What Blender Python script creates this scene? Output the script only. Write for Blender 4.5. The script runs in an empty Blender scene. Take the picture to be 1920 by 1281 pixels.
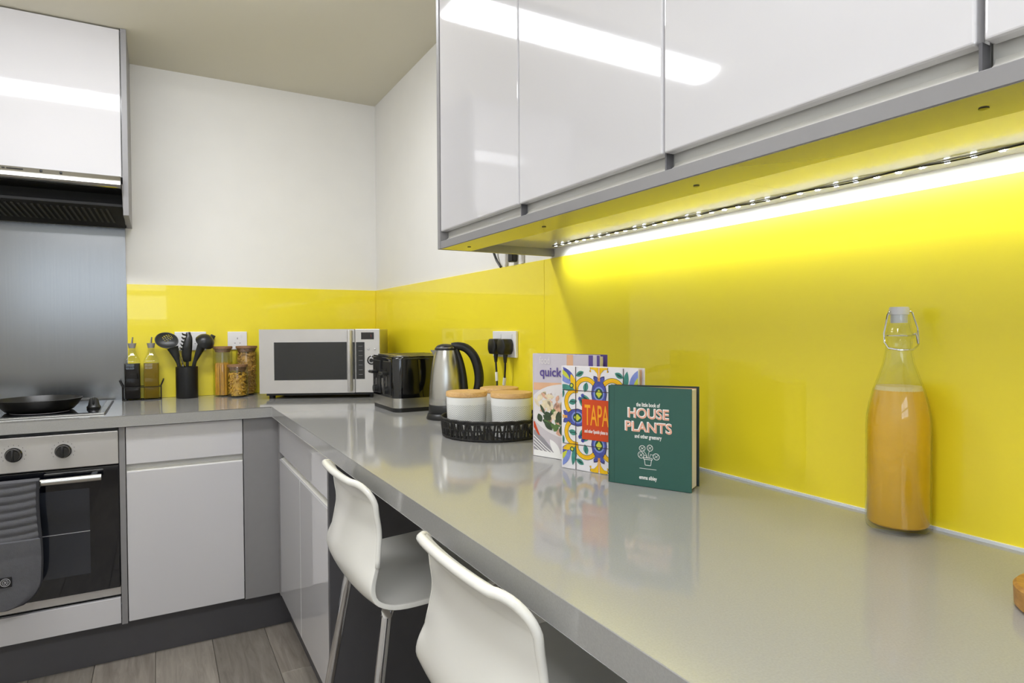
import bpy, bmesh, math, random
from mathutils import Matrix, Vector
random.seed(7)
PI = math.pi
sc = bpy.context.scene
COL = sc.collection

# ------------------------------------------------------------------ camera
cam_d = bpy.data.cameras.new('camera')
cam = bpy.data.objects.new('camera', cam_d)
COL.objects.link(cam)
yaw, pitch, roll = 0.5150, -0.0197, -0.0051
fwd = Vector((math.sin(yaw) * math.cos(pitch), math.cos(yaw) * math.cos(pitch), math.sin(pitch)))
rgt0 = Vector((math.cos(yaw), -math.sin(yaw), 0))
up0 = rgt0.cross(fwd)
rgt = math.cos(roll) * rgt0 + math.sin(roll) * up0
up = -math.sin(roll) * rgt0 + math.cos(roll) * up0
cam.matrix_world = Matrix(((rgt.x, up.x, -fwd.x, -1.0206), (rgt.y, up.y, -fwd.y, -3.2688),
                           (rgt.z, up.z, -fwd.z, 1.2138), (0, 0, 0, 1)))
cam_d.sensor_width = 36
cam_d.lens = 1175.03 * 36 / 1920
cam_d.clip_start = 0.02
sc.camera = cam

# ------------------------------------------------------------------ world, daylight, exposure
LAMP_EMIT = 29.0          # opal diffuser of the ceiling batten
WINDOW_WATTS = 7.0       # daylight through the window behind the camera
LED_WATTS = 1.6           # under-cabinet strip
world = bpy.data.worlds.new('world')
sc.world = world
world.use_nodes = True
bg = world.node_tree.nodes['Background']
bg.inputs['Color'].default_value = (0.72, 0.82, 1.0, 1)
bg.inputs['Strength'].default_value = 1.6
wl = bpy.data.lights.new('window_daylight', 'AREA')
wl.shape = 'RECTANGLE'
wl.size, wl.size_y = 1.40, 0.74
wl.energy = WINDOW_WATTS
wl.color = (0.86, 0.93, 1.0)
wlo = bpy.data.objects.new('window_daylight', wl)
COL.objects.link(wlo)
wlo.location = (-1.59, -4.63, 1.67)
wlo.rotation_euler = (PI / 2, 0, 0)      # shines towards +Y, in through the pane
sc.view_settings.view_transform = 'Standard'
sc.view_settings.look = 'None'
sc.view_settings.gamma = 1.0
sc.view_settings.use_curve_mapping = False
sc.view_settings.exposure = 0.20
try:
    sc.cycles.use_denoising = True
    sc.cycles.max_bounces = 7
    sc.cycles.diffuse_bounces = 4
    sc.cycles.glossy_bounces = 4
    sc.cycles.transparent_max_bounces = 14
    sc.cycles.use_adaptive_sampling = True
    sc.cycles.adaptive_threshold = 0.025
    sc.cycles.caustics_reflective = False
    sc.cycles.caustics_refractive = False
    sc.cycles.sample_clamp_indirect = 6.0
except Exception:
    pass

# ------------------------------------------------------------------ materials
def lin(c):
    return tuple(((v / 255) / 12.92 if v / 255 <= 0.04045 else ((v / 255 + 0.055) / 1.055) ** 2.4) for v in c)

def M(name, col, rough=0.5, metal=0.0, coat=0.0, spec=0.5, emit=0.0, vary=0.0, vscale=8.0, bump=0.0, bscale=60.0,
      stretch=(1, 1, 1), aniso=0.0, sub=0.0, srgb=True, rvary=0.0):
    m = bpy.data.materials.new(name)
    m.use_nodes = True
    nt = m.node_tree
    b = nt.nodes['Principled BSDF']
    c = lin(col) if srgb else col
    b.inputs['Base Color'].default_value = (*c, 1)
    b.inputs['Roughness'].default_value = rough
    b.inputs['Metallic'].default_value = metal
    b.inputs['Coat Weight'].default_value = coat
    b.inputs['Coat Roughness'].default_value = 0.03
    b.inputs['Specular IOR Level'].default_value = spec
    b.inputs['Anisotropic'].default_value = aniso
    if sub:
        b.inputs['Subsurface Weight'].default_value = sub
        b.inputs['Subsurface Radius'].default_value = (0.02, 0.012, 0.004)
    if emit:
        b.inputs['Emission Color'].default_value = (*c, 1)
        b.inputs['Emission Strength'].default_value = emit
    tc = nt.nodes.new('ShaderNodeTexCoord')
    mp = nt.nodes.new('ShaderNodeMapping')
    mp.inputs['Scale'].default_value = stretch
    nt.links.new(tc.outputs['Object'], mp.inputs['Vector'])
    nz = nt.nodes.new('ShaderNodeTexNoise')
    nz.inputs['Scale'].default_value = vscale
    nz.inputs['Detail'].default_value = 5
    nt.links.new(mp.outputs['Vector'], nz.inputs['Vector'])
    if vary:
        rp = nt.nodes.new('ShaderNodeValToRGB')
        rp.color_ramp.elements[0].position = 0.3
        rp.color_ramp.elements[1].position = 0.7
        rp.color_ramp.elements[0].color = (*[max(0, v * (1 - vary)) for v in c], 1)
        rp.color_ramp.elements[1].color = (*[min(1, v * (1 + vary)) for v in c], 1)
        nt.links.new(nz.outputs['Fac'], rp.inputs['Fac'])
        nt.links.new(rp.outputs['Color'], b.inputs['Base Color'])
    if rvary:
        mr = nt.nodes.new('ShaderNodeMapRange')
        mr.inputs['To Min'].default_value = max(0, rough - rvary)
        mr.inputs['To Max'].default_value = rough + rvary
        nt.links.new(nz.outputs['Fac'], mr.inputs['Value'])
        nt.links.new(mr.outputs['Result'], b.inputs['Roughness'])
    if bump:
        n2 = nt.nodes.new('ShaderNodeTexNoise')
        n2.inputs['Scale'].default_value = bscale
        nt.links.new(mp.outputs['Vector'], n2.inputs['Vector'])
        bp = nt.nodes.new('ShaderNodeBump')
        bp.inputs['Strength'].default_value = bump
        bp.inputs['Distance'].default_value = 0.002
        nt.links.new(n2.outputs['Fac'], bp.inputs['Height'])
        nt.links.new(bp.outputs['Normal'], b.inputs['Normal'])
    return m

def wood(name, a, b_, scale=(1, 1, 1), rough=0.45, bands=10.0):
    m = bpy.data.materials.new(name)
    m.use_nodes = True
    nt = m.node_tree
    b = nt.nodes['Principled BSDF']
    tc = nt.nodes.new('ShaderNodeTexCoord')
    oi = nt.nodes.new('ShaderNodeObjectInfo')
    mp = nt.nodes.new('ShaderNodeMapping')
    mp.inputs['Scale'].default_value = scale
    ad = nt.nodes.new('ShaderNodeVectorMath')
    ad.operation = 'ADD'
    ml = nt.nodes.new('ShaderNodeVectorMath')
    ml.operation = 'SCALE'
    ml.inputs['Scale'].default_value = 37.0
    cx = nt.nodes.new('ShaderNodeCombineXYZ')
    for k in range(3):
        nt.links.new(oi.outputs['Random'], cx.inputs[k])
    nt.links.new(cx.outputs[0], ml.inputs[0])
    nt.links.new(tc.outputs['Object'], ad.inputs[0])
    nt.links.new(ml.outputs[0], ad.inputs[1])
    nt.links.new(ad.outputs[0], mp.inputs['Vector'])
    nz = nt.nodes.new('ShaderNodeTexNoise')
    nz.inputs['Scale'].default_value = bands
    nz.inputs['Detail'].default_value = 8
    nz.inputs['Roughness'].default_value = 0.65
    nz.inputs['Distortion'].default_value = 0.6
    nt.links.new(mp.outputs[0], nz.inputs['Vector'])
    rp = nt.nodes.new('ShaderNodeValToRGB')
    rp.color_ramp.elements[0].position = 0.32
    rp.color_ramp.elements[1].position = 0.68
    rp.color_ramp.elements[0].color = (*lin(a), 1)
    rp.color_ramp.elements[1].color = (*lin(b_), 1)
    nt.links.new(nz.outputs['Fac'], rp.inputs['Fac'])
    nt.links.new(rp.outputs['Color'], b.inputs['Base Color'])
    bp = nt.nodes.new('ShaderNodeBump')
    bp.inputs['Strength'].default_value = 0.15
    bp.inputs['Distance'].default_value = 0.001
    nt.links.new(nz.outputs['Fac'], bp.inputs['Height'])
    nt.links.new(bp.outputs['Normal'], b.inputs['Normal'])
    b.inputs['Roughness'].default_value = rough
    return m

def thin_glass(name, tint=(0.97, 0.98, 0.97), rough=0.0, ior=1.45):
    m = bpy.data.materials.new(name)
    m.use_nodes = True
    nt = m.node_tree
    nt.nodes.remove(nt.nodes['Principled BSDF'])
    out = nt.nodes['Material Output']
    tr = nt.nodes.new('ShaderNodeBsdfTransparent')
    tr.inputs['Color'].default_value = (*tint, 1)
    gl = nt.nodes.new('ShaderNodeBsdfGlossy')
    gl.inputs['Roughness'].default_value = rough
    lw = nt.nodes.new('ShaderNodeLayerWeight')        # Schlick reflectance, the same from both sides of the wall
    lw.inputs['Blend'].default_value = 0.5
    pw_ = nt.nodes.new('ShaderNodeMath')
    pw_.operation = 'POWER'
    pw_.inputs[1].default_value = 5.0
    ma = nt.nodes.new('ShaderNodeMath')
    ma.operation = 'MULTIPLY_ADD'
    ma.inputs[1].default_value = 0.80
    ma.inputs[2].default_value = 0.04
    mx = nt.nodes.new('ShaderNodeMixShader')
    nt.links.new(lw.outputs['Facing'], pw_.inputs[0])
    nt.links.new(pw_.outputs[0], ma.inputs[0])
    nt.links.new(ma.outputs[0], mx.inputs[0])
    nt.links.new(tr.outputs[0], mx.inputs[1])
    nt.links.new(gl.outputs[0], mx.inputs[2])
    nt.links.new(mx.outputs[0], out.inputs['Surface'])
    return m

def ceramic_chevron(name):
    m = M(name, (238, 238, 235), rough=0.32)
    nt = m.node_tree
    b = nt.nodes['Principled BSDF']
    tc = nt.nodes.new('ShaderNodeTexCoord')
    sp = nt.nodes.new('ShaderNodeSeparateXYZ')
    nt.links.new(tc.outputs['Object'], sp.inputs[0])
    def mth(op, a=None, v=None, c=None):
        n = nt.nodes.new('ShaderNodeMath')
        n.operation = op
        for i, q in enumerate((a, v, c)):
            if q is None:
                continue
            if isinstance(q, (int, float)):
                n.inputs[i].default_value = q
            else:
                nt.links.new(q, n.inputs[i])
        return n.outputs[0]
    ang = mth('MULTIPLY', mth('ARCTAN2', sp.outputs[1], sp.outputs[0]), 0.056)
    zig = mth('PINGPONG', ang, 0.0130)
    s = mth('ADD', sp.outputs[2], zig)
    w = mth('SINE', mth('MULTIPLY', s, 2 * PI / 0.0058))
    band = mth('MULTIPLY', mth('LESS_THAN', sp.outputs[2], 0.088), mth('GREATER_THAN', sp.outputs[2], 0.006))
    hgt = mth('MULTIPLY', mth('GREATER_THAN', w, 0.35), band)
    bp = nt.nodes.new('ShaderNodeBump')
    bp.inputs['Strength'].default_value = 1.0
    bp.inputs['Distance'].default_value = 0.0022
    bp.invert = True
    nt.links.new(hgt, bp.inputs['Height'])
    nt.links.new(bp.outputs['Normal'], b.inputs['Normal'])
    cm = nt.nodes.new('ShaderNodeMix')
    cm.data_type = 'RGBA'
    cm.inputs['A'].default_value = (*lin((240, 240, 237)), 1)
    cm.inputs['B'].default_value = (*lin((196, 196, 192)), 1)     # groove shading put into the colour
    nt.links.new(hgt, cm.inputs['Factor'])
    nt.links.new(cm.outputs['Result'], b.inputs['Base Color'])
    return m

MT = dict(
    wall=M('wall_paint', (238, 236, 231), rough=0.75, bump=0.08, bscale=220, vary=0.01),
    ceil=M('ceiling_paint', (226, 221, 204), rough=0.85, bump=0.06, bscale=200),
    yellow=M('yellow_back_painted_glass', (249, 229, 38), rough=0.42, coat=0.7, spec=0.5, vary=0.012, vscale=2),
    steel_panel=M('brushed_steel_sheet', (134, 134, 133), rough=0.22, metal=1, stretch=(30, 1, 0.4), rvary=0.03, vscale=6, vary=0.03),
    worktop=M('grey_gloss_worktop', (158, 157, 154), rough=0.085, spec=0.5, vary=0.05, vscale=420),
    white=M('white_gloss_door', (208, 206, 207), rough=0.05, coat=0.5, spec=0.5, vary=0.008, vscale=3),
    grey=M('grey_matt_panel', (138, 136, 136), rough=0.42, vary=0.02, vscale=30),
    carcass=M('pale_grey_carcass', (205, 204, 200), rough=0.16, coat=0.2),
    underside=M('grey_gloss_underside', (120, 118, 112), rough=0.12, coat=0.3),
    dark=M('charcoal_panel', (90, 89, 92), rough=0.5, vary=0.03, vscale=20),
    plinth=M('dark_grey_plinth', (82, 81, 84), rough=0.45, vary=0.03, vscale=20),
    channel=M('pale_handle_channel', (226, 224, 216), rough=0.35),
    steel=M('brushed_steel', (190, 188, 182), rough=0.27, metal=1, aniso=0.4),
    steel_h=M('satin_steel', (196, 194, 188), rough=0.24, metal=1),
    silver=M('silver_painted_metal', (204, 201, 198), rough=0.3, metal=0.6, vary=0.02, vscale=10),
    chrome=M('polished_chrome', (215, 215, 218), rough=0.06, metal=1),
    black=M('black_plastic', (24, 24, 25), rough=0.38, vary=0.1, vscale=30),
    soot=M('matt_black_hood_interior', (9, 9, 9), rough=0.75),
    rib=M('grey_black_grille', (58, 57, 54), rough=0.5),
    blackgloss=M('black_gloss', (10, 10, 12), rough=0.06, coat=0.6),
    nylon=M('black_nylon', (32, 33, 33), rough=0.33, vary=0.1, vscale=20),
    darkglass=M('dark_oven_glass', (9, 10, 16), rough=0.04, coat=0.5),
    ovenwin=M('smoked_oven_window', (38, 41, 48), rough=0.05, coat=0.5),
    hobglass=M('black_hob_glass', (16, 17, 20), rough=0.05, coat=0.6),
    pan=M('nonstick_coating', (26, 25, 23), rough=0.36, vary=0.15, vscale=60),
    stool=M('white_stool_plastic', (236, 234, 226), rough=0.22, coat=0.15),
    ceramic=ceramic_chevron('white_chevron_ceramic'),
    bamboo=wood('bamboo', (196, 150, 92), (226, 186, 126), (30, 3, 30), 0.5, 5),
    lidwood=wood('jar_lid_wood', (128, 92, 62), (160, 122, 86), (30, 3, 30), 0.5, 5),
    boardwood=wood('turned_wood', (150, 104, 48), (188, 140, 72), (20, 4, 20), 0.45, 5),
    rattan=M('black_rattan', (22, 21, 20), rough=0.5, bump=0.6, bscale=260, vary=0.2, vscale=90),
    plate=M('white_socket_plastic', (240, 240, 240), rough=0.25),
    glass=thin_glass('clear_glass'),
    pane=thin_glass('window_glass', (0.95, 0.97, 0.98)),
    juice=M('orange_juice', (238, 182, 24), rough=0.3, vary=0.06, vscale=14),
    foam=M('juice_foam', (236, 214, 150), rough=0.6, bump=0.4, bscale=300),
    vinegar=M('dark_vinegar', (12, 8, 7), rough=0.3, spec=0.1),
    oil=M('olive_oil', (124, 100, 4), rough=0.3, spec=0.1),
    spaghetti=M('dry_spaghetti', (222, 164, 44), rough=0.45, vary=0.12, vscale=50),
    macaroni=M('dry_macaroni', (226, 178, 62), rough=0.42, vary=0.14, vscale=40),
    fusilli=M('dry_fusilli', (204, 156, 66), rough=0.45, vary=0.16, vscale=40),
    wire=M('black_wire', (20, 17, 16), rough=0.4),
    cable_w=M('white_cable', (232, 230, 226), rough=0.4),
    stopper=M('grey_pourer', (150, 146, 142), rough=0.35),
    swingcap=M('white_swing_cap', (226, 226, 236), rough=0.3),
    glove=M('grey_quilted_cotton', (92, 92, 96), rough=0.9, bump=0.5, bscale=500, vary=0.06, vscale=80),
    piping=M('charcoal_piping', (52, 52, 56), rough=0.9, bump=0.4, bscale=400),
    tag=M('black_label_tag', (16, 16, 18), rough=0.6),
    tagprint=M('pale_tag_print', (180, 180, 182), rough=0.6),
    diffuser=M('lit_opal_diffuser', (248, 250, 255), rough=0.4, emit=LAMP_EMIT),
    led=M('lit_led_chip', (236, 246, 255), rough=0.4, emit=22.0),
    ledtape=M('led_tape', (225, 225, 222), rough=0.5),
    frame=M('white_window_frame', (240, 240, 240), rough=0.3),
    seal=M('white_sealant', (225, 230, 236), rough=0.4),
    display=M('microwave_display', (20, 16, 16), rough=0.12, coat=0.4),
    redseg=M('dim_red_segment', (120, 40, 34), rough=0.4),
    mwwin=M('microwave_window', (24, 25, 26), rough=0.09, coat=0.5, vary=0.1, vscale=9),
    screw=M('dull_screw', (70, 66, 40), rough=0.4, metal=0.6),
    # print colours
    p_green=M('green_cover', (48, 92, 82), rough=0.42, vary=0.02, vscale=40),
    p_greendark=M('green_spine', (40, 80, 72), rough=0.45),
    p_backdark=M('dark_green_board', (34, 52, 54), rough=0.5),
    p_page=M('page_edges', (236, 232, 236), rough=0.7, stretch=(1, 200, 1), bump=0.3, bscale=30),
    p_white=M('print_white', (244, 242, 238), rough=0.45),
    p_salmon=M('print_salmon', (232, 172, 148), rough=0.45),
    p_tile=M('print_tile_white', (232, 228, 230), rough=0.35, vary=0.03, vscale=40),
    p_yellow=M('print_yellow', (236, 190, 12), rough=0.35, vary=0.1, vscale=90),
    p_ochre=M('print_ochre', (150, 96, 24), rough=0.35),
    p_blue=M('print_blue', (72, 80, 158), rough=0.35, vary=0.2, vscale=90),
    p_lblue=M('print_light_blue', (126, 142, 206), rough=0.35, vary=0.1, vscale=90),
    p_navy=M('print_navy', (38, 34, 72), rough=0.35),
    p_teal=M('print_teal', (66, 136, 122), rough=0.35, vary=0.2, vscale=90),
    p_dteal=M('print_dark_teal', (30, 74, 66), rough=0.35),
    p_line=M('print_brown_line', (70, 46, 48), rough=0.4),
    p_lime=M('print_lime', (200, 206, 60), rough=0.4),
    p_orange=M('print_orange', (206, 70, 18), rough=0.4, vary=0.05, vscale=20),
    p_gold=M('print_gold', (244, 166, 24), rough=0.4),
    p_purple=M('print_purple', (92, 74, 146), rough=0.4),
    p_lilac=M('print_lilac', (206, 198, 206), rough=0.4, vary=0.05, vscale=10),
    p_peach=M('print_peach', (226, 178, 140), rough=0.4, vary=0.06, vscale=20),
    p_bowl=M('print_bowl', (228, 222, 220), rough=0.4, vary=0.04, vscale=12),
    p_bowlsh=M('print_bowl_side', (204, 196, 198), rough=0.4),
    p_leaf=M('print_salad_leaf', (92, 122, 66), rough=0.45, vary=0.3, vscale=90),
    p_leafd=M('print_dark_leaf', (58, 74, 50), rough=0.45, vary=0.3, vscale=90),
    p_pink=M('print_pink', (222, 172, 144), rough=0.45, vary=0.15, vscale=90),
    p_cream=M('print_cream', (228, 212, 178), rough=0.45, vary=0.12, vscale=90),
    p_fork=M('print_grey', (150, 146, 150), rough=0.45),
    p_black=M('print_black', (30, 30, 30), rough=0.5),
)

# ------------------------------------------------------------------ mesh helpers
def finish(bm, smooth=True, ang=0.7):
    bmesh.ops.recalc_face_normals(bm, faces=bm.faces[:])
    for f in bm.faces:
        f.smooth = smooth
    if smooth:
        for e in bm.edges:
            if len(e.link_faces) == 2 and e.calc_face_angle(0) > ang:
                e.smooth = False

def obj(name, bm, mat, parent=None, smooth=True, local=False, ang=0.7, recalc=True):
    """one mesh object; world-space vertices, shifted to the parent's (unrotated) base unless local"""
    if recalc:
        finish(bm, smooth, ang)
    me = bpy.data.meshes.new(name)
    if parent is None and not local:
        lo = Vector([min(v.co[i] for v in bm.verts) for i in range(3)])
        hi = Vector([max(v.co[i] for v in bm.verts) for i in range(3)])
        base = Vector(((lo.x + hi.x) / 2, (lo.y + hi.y) / 2, lo.z))
        bmesh.ops.translate(bm, verts=bm.verts[:], vec=-base)
    elif parent is not None and not local:
        q = parent
        off = Vector((0, 0, 0))
        while q is not None:
            off += q.location
            q = q.parent
        bmesh.ops.translate(bm, verts=bm.verts[:], vec=-off)
        base = Vector((0, 0, 0))
    else:
        base = Vector((0, 0, 0))
    bm.to_mesh(me)
    bm.free()
    for mm in (mat if isinstance(mat, (list, tuple)) else [mat]):
        me.materials.append(MT[mm])
    o = bpy.data.objects.new(name, me)
    o.location = base
    COL.objects.link(o)
    if parent is not None:
        o.parent = parent
    return o

def thing(name, label, cat, loc=(0, 0, 0), rz=0.0, group=None):
    e = bpy.data.objects.new(name, None)
    e.empty_display_size = 0.05
    e.location = loc
    e.rotation_euler = (0, 0, rz)
    COL.objects.link(e)
    return tag(e, label, cat, group)

def tag(o, label=None, cat=None, group=None, kind=None):
    if label: o['label'] = label
    if cat: o['category'] = cat
    if group: o['group'] = group
    if kind: o['kind'] = kind
    return o

def copy_tree(o, parent=None):
    c = o.copy()
    COL.objects.link(c)
    c.parent = parent
    for ch in list(o.children):
        copy_tree(ch, c)
    return c

def add_box(bm, x0, x1, y0, y1, z0, z1, bev=0.0, seg=2):
    r = bmesh.ops.create_cube(bm, size=1.0)
    vs = r['verts']
    for v in vs:
        v.co = Vector(((x0 + x1) / 2 + v.co.x * (x1 - x0), (y0 + y1) / 2 + v.co.y * (y1 - y0), (z0 + z1) / 2 + v.co.z * (z1 - z0)))
    if bev:
        es = set()
        for v in vs:
            es.update(v.link_edges)
        bmesh.ops.bevel(bm, geom=list(es), offset=bev, segments=seg, affect='EDGES', profile=0.5)

def bx(*a, bev=0.0, seg=2):
    bm = bmesh.new()
    add_box(bm, *a, bev=bev, seg=seg)
    return bm

def BX(name, x0, x1, y0, y1, z0, z1, mat, parent=None, bev=0.0, seg=2, local=False):
    return obj(name, bx(min(x0, x1), max(x0, x1), min(y0, y1), max(y0, y1), min(z0, z1), max(z0, z1), bev=bev, seg=seg), mat, parent, smooth=False, local=local)

def add_lathe(bm, prof, n=40, c=(0, 0, 0), cap=True):
    rings = []
    for r, z in prof:
        if r < 1e-6:
            rings.append([bm.verts.new((c[0], c[1], c[2] + z))])
        else:
            rings.append([bm.verts.new((c[0] + r * math.cos(2 * PI * k / n), c[1] + r * math.sin(2 * PI * k / n), c[2] + z)) for k in range(n)])
    for a, b in zip(rings, rings[1:]):
        if len(a) == 1 and len(b) == 1:
            continue
        for k in range(n):
            k2 = (k + 1) % n
            if len(a) == 1:
                bm.faces.new((a[0], b[k], b[k2]))
            elif len(b) == 1:
                bm.faces.new((a[k], a[k2], b[0]))
            else:
                bm.faces.new((a[k], a[k2], b[k2], b[k]))
    if cap:
        for rg in (rings[0], rings[-1]):
            if len(rg) > 1:
                try:
                    bm.faces.new(rg)
                except ValueError:
                    pass

def lathe(prof, n=40, c=(0, 0, 0), cap=True):
    bm = bmesh.new()
    add_lathe(bm, prof, n, c, cap)
    return bm

def add_tube(bm, pts, r, n=10, closed=False, flat=1.0, upv=None):
    pts = [Vector(p) for p in pts]
    m = len(pts)
    rad = r if isinstance(r, (list, tuple)) else [r] * m
    rings = []
    prev = None
    for i in range(m):
        if closed:
            t = (pts[(i + 1) % m] - pts[i - 1]).normalized()
        else:
            t = (pts[min(i + 1, m - 1)] - pts[max(i - 1, 0)]).normalized()
        if prev is None:
            ref = Vector(upv) if upv else (Vector((0, 0, 1)) if abs(t.z) < 0.9 else Vector((1, 0, 0)))
            u = (ref - t * ref.dot(t)).normalized()
        else:
            u = (prev - t * prev.dot(t)).normalized()
        prev = u
        w = t.cross(u)
        rings.append([bm.verts.new(pts[i] + rad[i] * (math.cos(2 * PI * k / n) * u + flat * math.sin(2 * PI * k / n) * w)) for k in range(n)])
    for i in range(m if closed else m - 1):
        a, b = rings[i], rings[(i + 1) % m]
        for k in range(n):
            bm.faces.new((a[k], a[(k + 1) % n], b[(k + 1) % n], b[k]))
    if not closed:
        bm.faces.new(rings[0][::-1])
        bm.faces.new(rings[-1])

def tube(pts, r, n=10, closed=False, flat=1.0, upv=None):
    bm = bmesh.new()
    add_tube(bm, pts, r, n, closed, flat, upv)
    return bm

def smooth_path(pts, k=6):
    P = [Vector(p) for p in pts]
    out = []
    for i in range(len(P) - 1):
        p0, p1, p2, p3 = P[max(i - 1, 0)], P[i], P[i + 1], P[min(i + 2, len(P) - 1)]
        for j in range(k):
            t = j / k
            out.append(0.5 * ((2 * p1) + (-p0 + p2) * t + (2 * p0 - 5 * p1 + 4 * p2 - p3) * t * t + (-p0 + 3 * p1 - 3 * p2 + p3) * t ** 3))
    out.append(P[-1])
    return out

def add_prism(bm, poly, axis, a, b):
    """poly: 2-D points; axis 'x': (y,z), 'y': (x,z), 'z': (x,y)"""
    def mk(p, t):
        return {'x': (t, p[0], p[1]), 'y': (p[0], t, p[1]), 'z': (p[0], p[1], t)}[axis]
    A = [bm.verts.new(mk(p, a)) for p in poly]
    B = [bm.verts.new(mk(p, b)) for p in poly]
    n = len(poly)
    for i in range(n):
        bm.faces.new((A[i], A[(i + 1) % n], B[(i + 1) % n], B[i]))
    bm.faces.new(A[::-1])
    bm.faces.new(B)

def prism(poly, axis, a, b, bev=0.0, seg=2):
    bm = bmesh.new()
    add_prism(bm, poly, axis, a, b)
    if bev:
        bmesh.ops.bevel(bm, geom=bm.edges[:], offset=bev, segments=seg, affect='EDGES', profile=0.5)
    return bm

def rrect(x0, x1, y0, y1, r, k=6):
    out = []
    for cx, cy, a0 in ((x1 - r, y1 - r, 0), (x0 + r, y1 - r, PI / 2), (x0 + r, y0 + r, PI), (x1 - r, y0 + r, 1.5 * PI)):
        for j in range(k + 1):
            a = a0 + (PI / 2) * j / k
            out.append((cx + r * math.cos(a), cy + r * math.sin(a)))
    return out

def text(name, body, size, loc, mat, parent, offset=0.0, xs=1.0, align='CENTER', ext=0.0001, fitw=None):
    cu = bpy.data.curves.new(name, 'FONT')
    cu.body = body
    cu.size = size
    cu.align_x = align
    cu.align_y = 'CENTER'
    cu.offset = offset
    cu.extrude = ext
    cu.resolution_u = 4
    cu.materials.append(MT[mat])
    tmp = bpy.data.objects.new(name, cu)
    COL.objects.link(tmp)
    bpy.context.view_layer.update()
    me = bpy.data.meshes.new_from_object(tmp.evaluated_get(bpy.context.evaluated_depsgraph_get()))
    bpy.data.objects.remove(tmp)
    bpy.data.curves.remove(cu)
    me.name = name
    if fitw:
        xv = [v.co.x for v in me.vertices]
        xs = fitw / (max(xv) - min(xv))
    if not me.materials:
        me.materials.append(MT[mat])
    o = bpy.data.objects.new(name, me)
    o.rotation_euler = (PI / 2, 0, 0)
    o.scale = (xs, 1, 1)
    o.location = loc
    COL.objects.link(o)
    o.parent = parent
    return o

# ================================================================== the setting
ZC = 2.398
XL, YF = -2.40, -4.50
tag(BX('wall_back', XL - 0.1, 0.1, 0, 0.1, 0, ZC, 'wall'), 'white painted wall above the yellow splashback and microwave', kind='structure')
tag(BX('wall_right', 0, 0.1, YF - 0.1, 0, 0, ZC, 'wall'), 'white painted wall behind the long worktop and wall cabinets', kind='structure')
tag(BX('wall_left', XL - 0.1, XL, YF - 0.1, 0, 0, ZC, 'wall'), 'white painted side wall out of frame', kind='structure')
bm = bmesh.new()
WX0, WX1, WZ0, WZ1 = -2.30, -0.88, 1.29, 2.05
for a in ((XL, WX0, 0, ZC), (WX1, 0, 0, ZC), (WX0, WX1, 0, WZ0), (WX0, WX1, WZ1, ZC)):
    add_box(bm, a[0], a[1], YF - 0.1, YF, a[2], a[3])
tag(obj('wall_front', bm, 'wall'), 'white painted wall behind the camera around the window', kind='structure')
tag(BX('ceiling', XL - 0.1, 0.1, YF - 0.1, 0.1, ZC, ZC + 0.06, 'ceil'), 'cream painted flat ceiling', kind='structure')
win = thing('window_1', 'white framed window behind the camera', None)
win['kind'] = 'structure'
for n_, a in (('window_frame', (WX0, WX1, WZ0, WZ0 + 0.05)), ('window_frame', (WX0, WX1, WZ1 - 0.05, WZ1)), ('window_frame', (WX0, WX0 + 0.05, WZ0, WZ1)),
              ('window_frame', (WX1 - 0.05, WX1, WZ0, WZ1)), ('window_frame', (-1.64, -1.59, WZ0, WZ1)), ('window_transom', (WX0 + 0.05, WX1 - 0.05, 1.59, 1.65))):
    BX(n_, a[0], a[1], YF - 0.075, YF - 0.025, a[2], a[3], 'frame', win, bev=0.004)
for a in ((WX0 + 0.05, -1.64), (-1.59, WX1 - 0.05)):
    BX('window_pane', a[0], a[1], YF - 0.052, YF - 0.048, WZ0 + 0.05, WZ1 - 0.05, 'pane', win)
BX('window_sill', WX0 - 0.04, WX1 + 0.04, YF - 0.02, YF + 0.1, WZ0 - 0.03, WZ0, 'frame', win, bev=0.004)

# laminate floor: a sub-floor with single planks on it
PLANKS = []
for i, (a, b) in enumerate((((118, 110, 101), (152, 144, 133)), ((108, 101, 92), (140, 133, 123)), ((126, 119, 109), (160, 152, 141)))):
    MT['plank%d' % i] = wood('grey_oak_laminate_%d' % i, a, b, (9, 0.8, 1), 0.42, 5)
fl = tag(BX('floor', XL, 0, YF, 0, -0.05, -0.008, 'plank0'), 'grey wood effect laminate floor', kind='structure')
pw, pl = 0.193, 1.28
col_i = 0
x = XL + 0.0065
mesh_cache = {}
while x < -0.02:
    y = YF - ((col_i * 0.47) % 1.0) * pl
    k = 0
    while y < 0:
        a, b = max(y, YF), min(y + pl, 0)
        x1 = min(x + pw, 0)
        if b - a > 0.02:
            bm = bx(x + 0.0006, x1 - 0.0006, a + 0.0006, b - 0.0006, -0.008, 0, bev=0.0012, seg=1)
            o = obj('plank', bm, 'plank%d' % ((col_i * 2 + k) % 3), fl)
        y += pl
        k += 1
    x += pw
    col_i += 1

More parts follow.
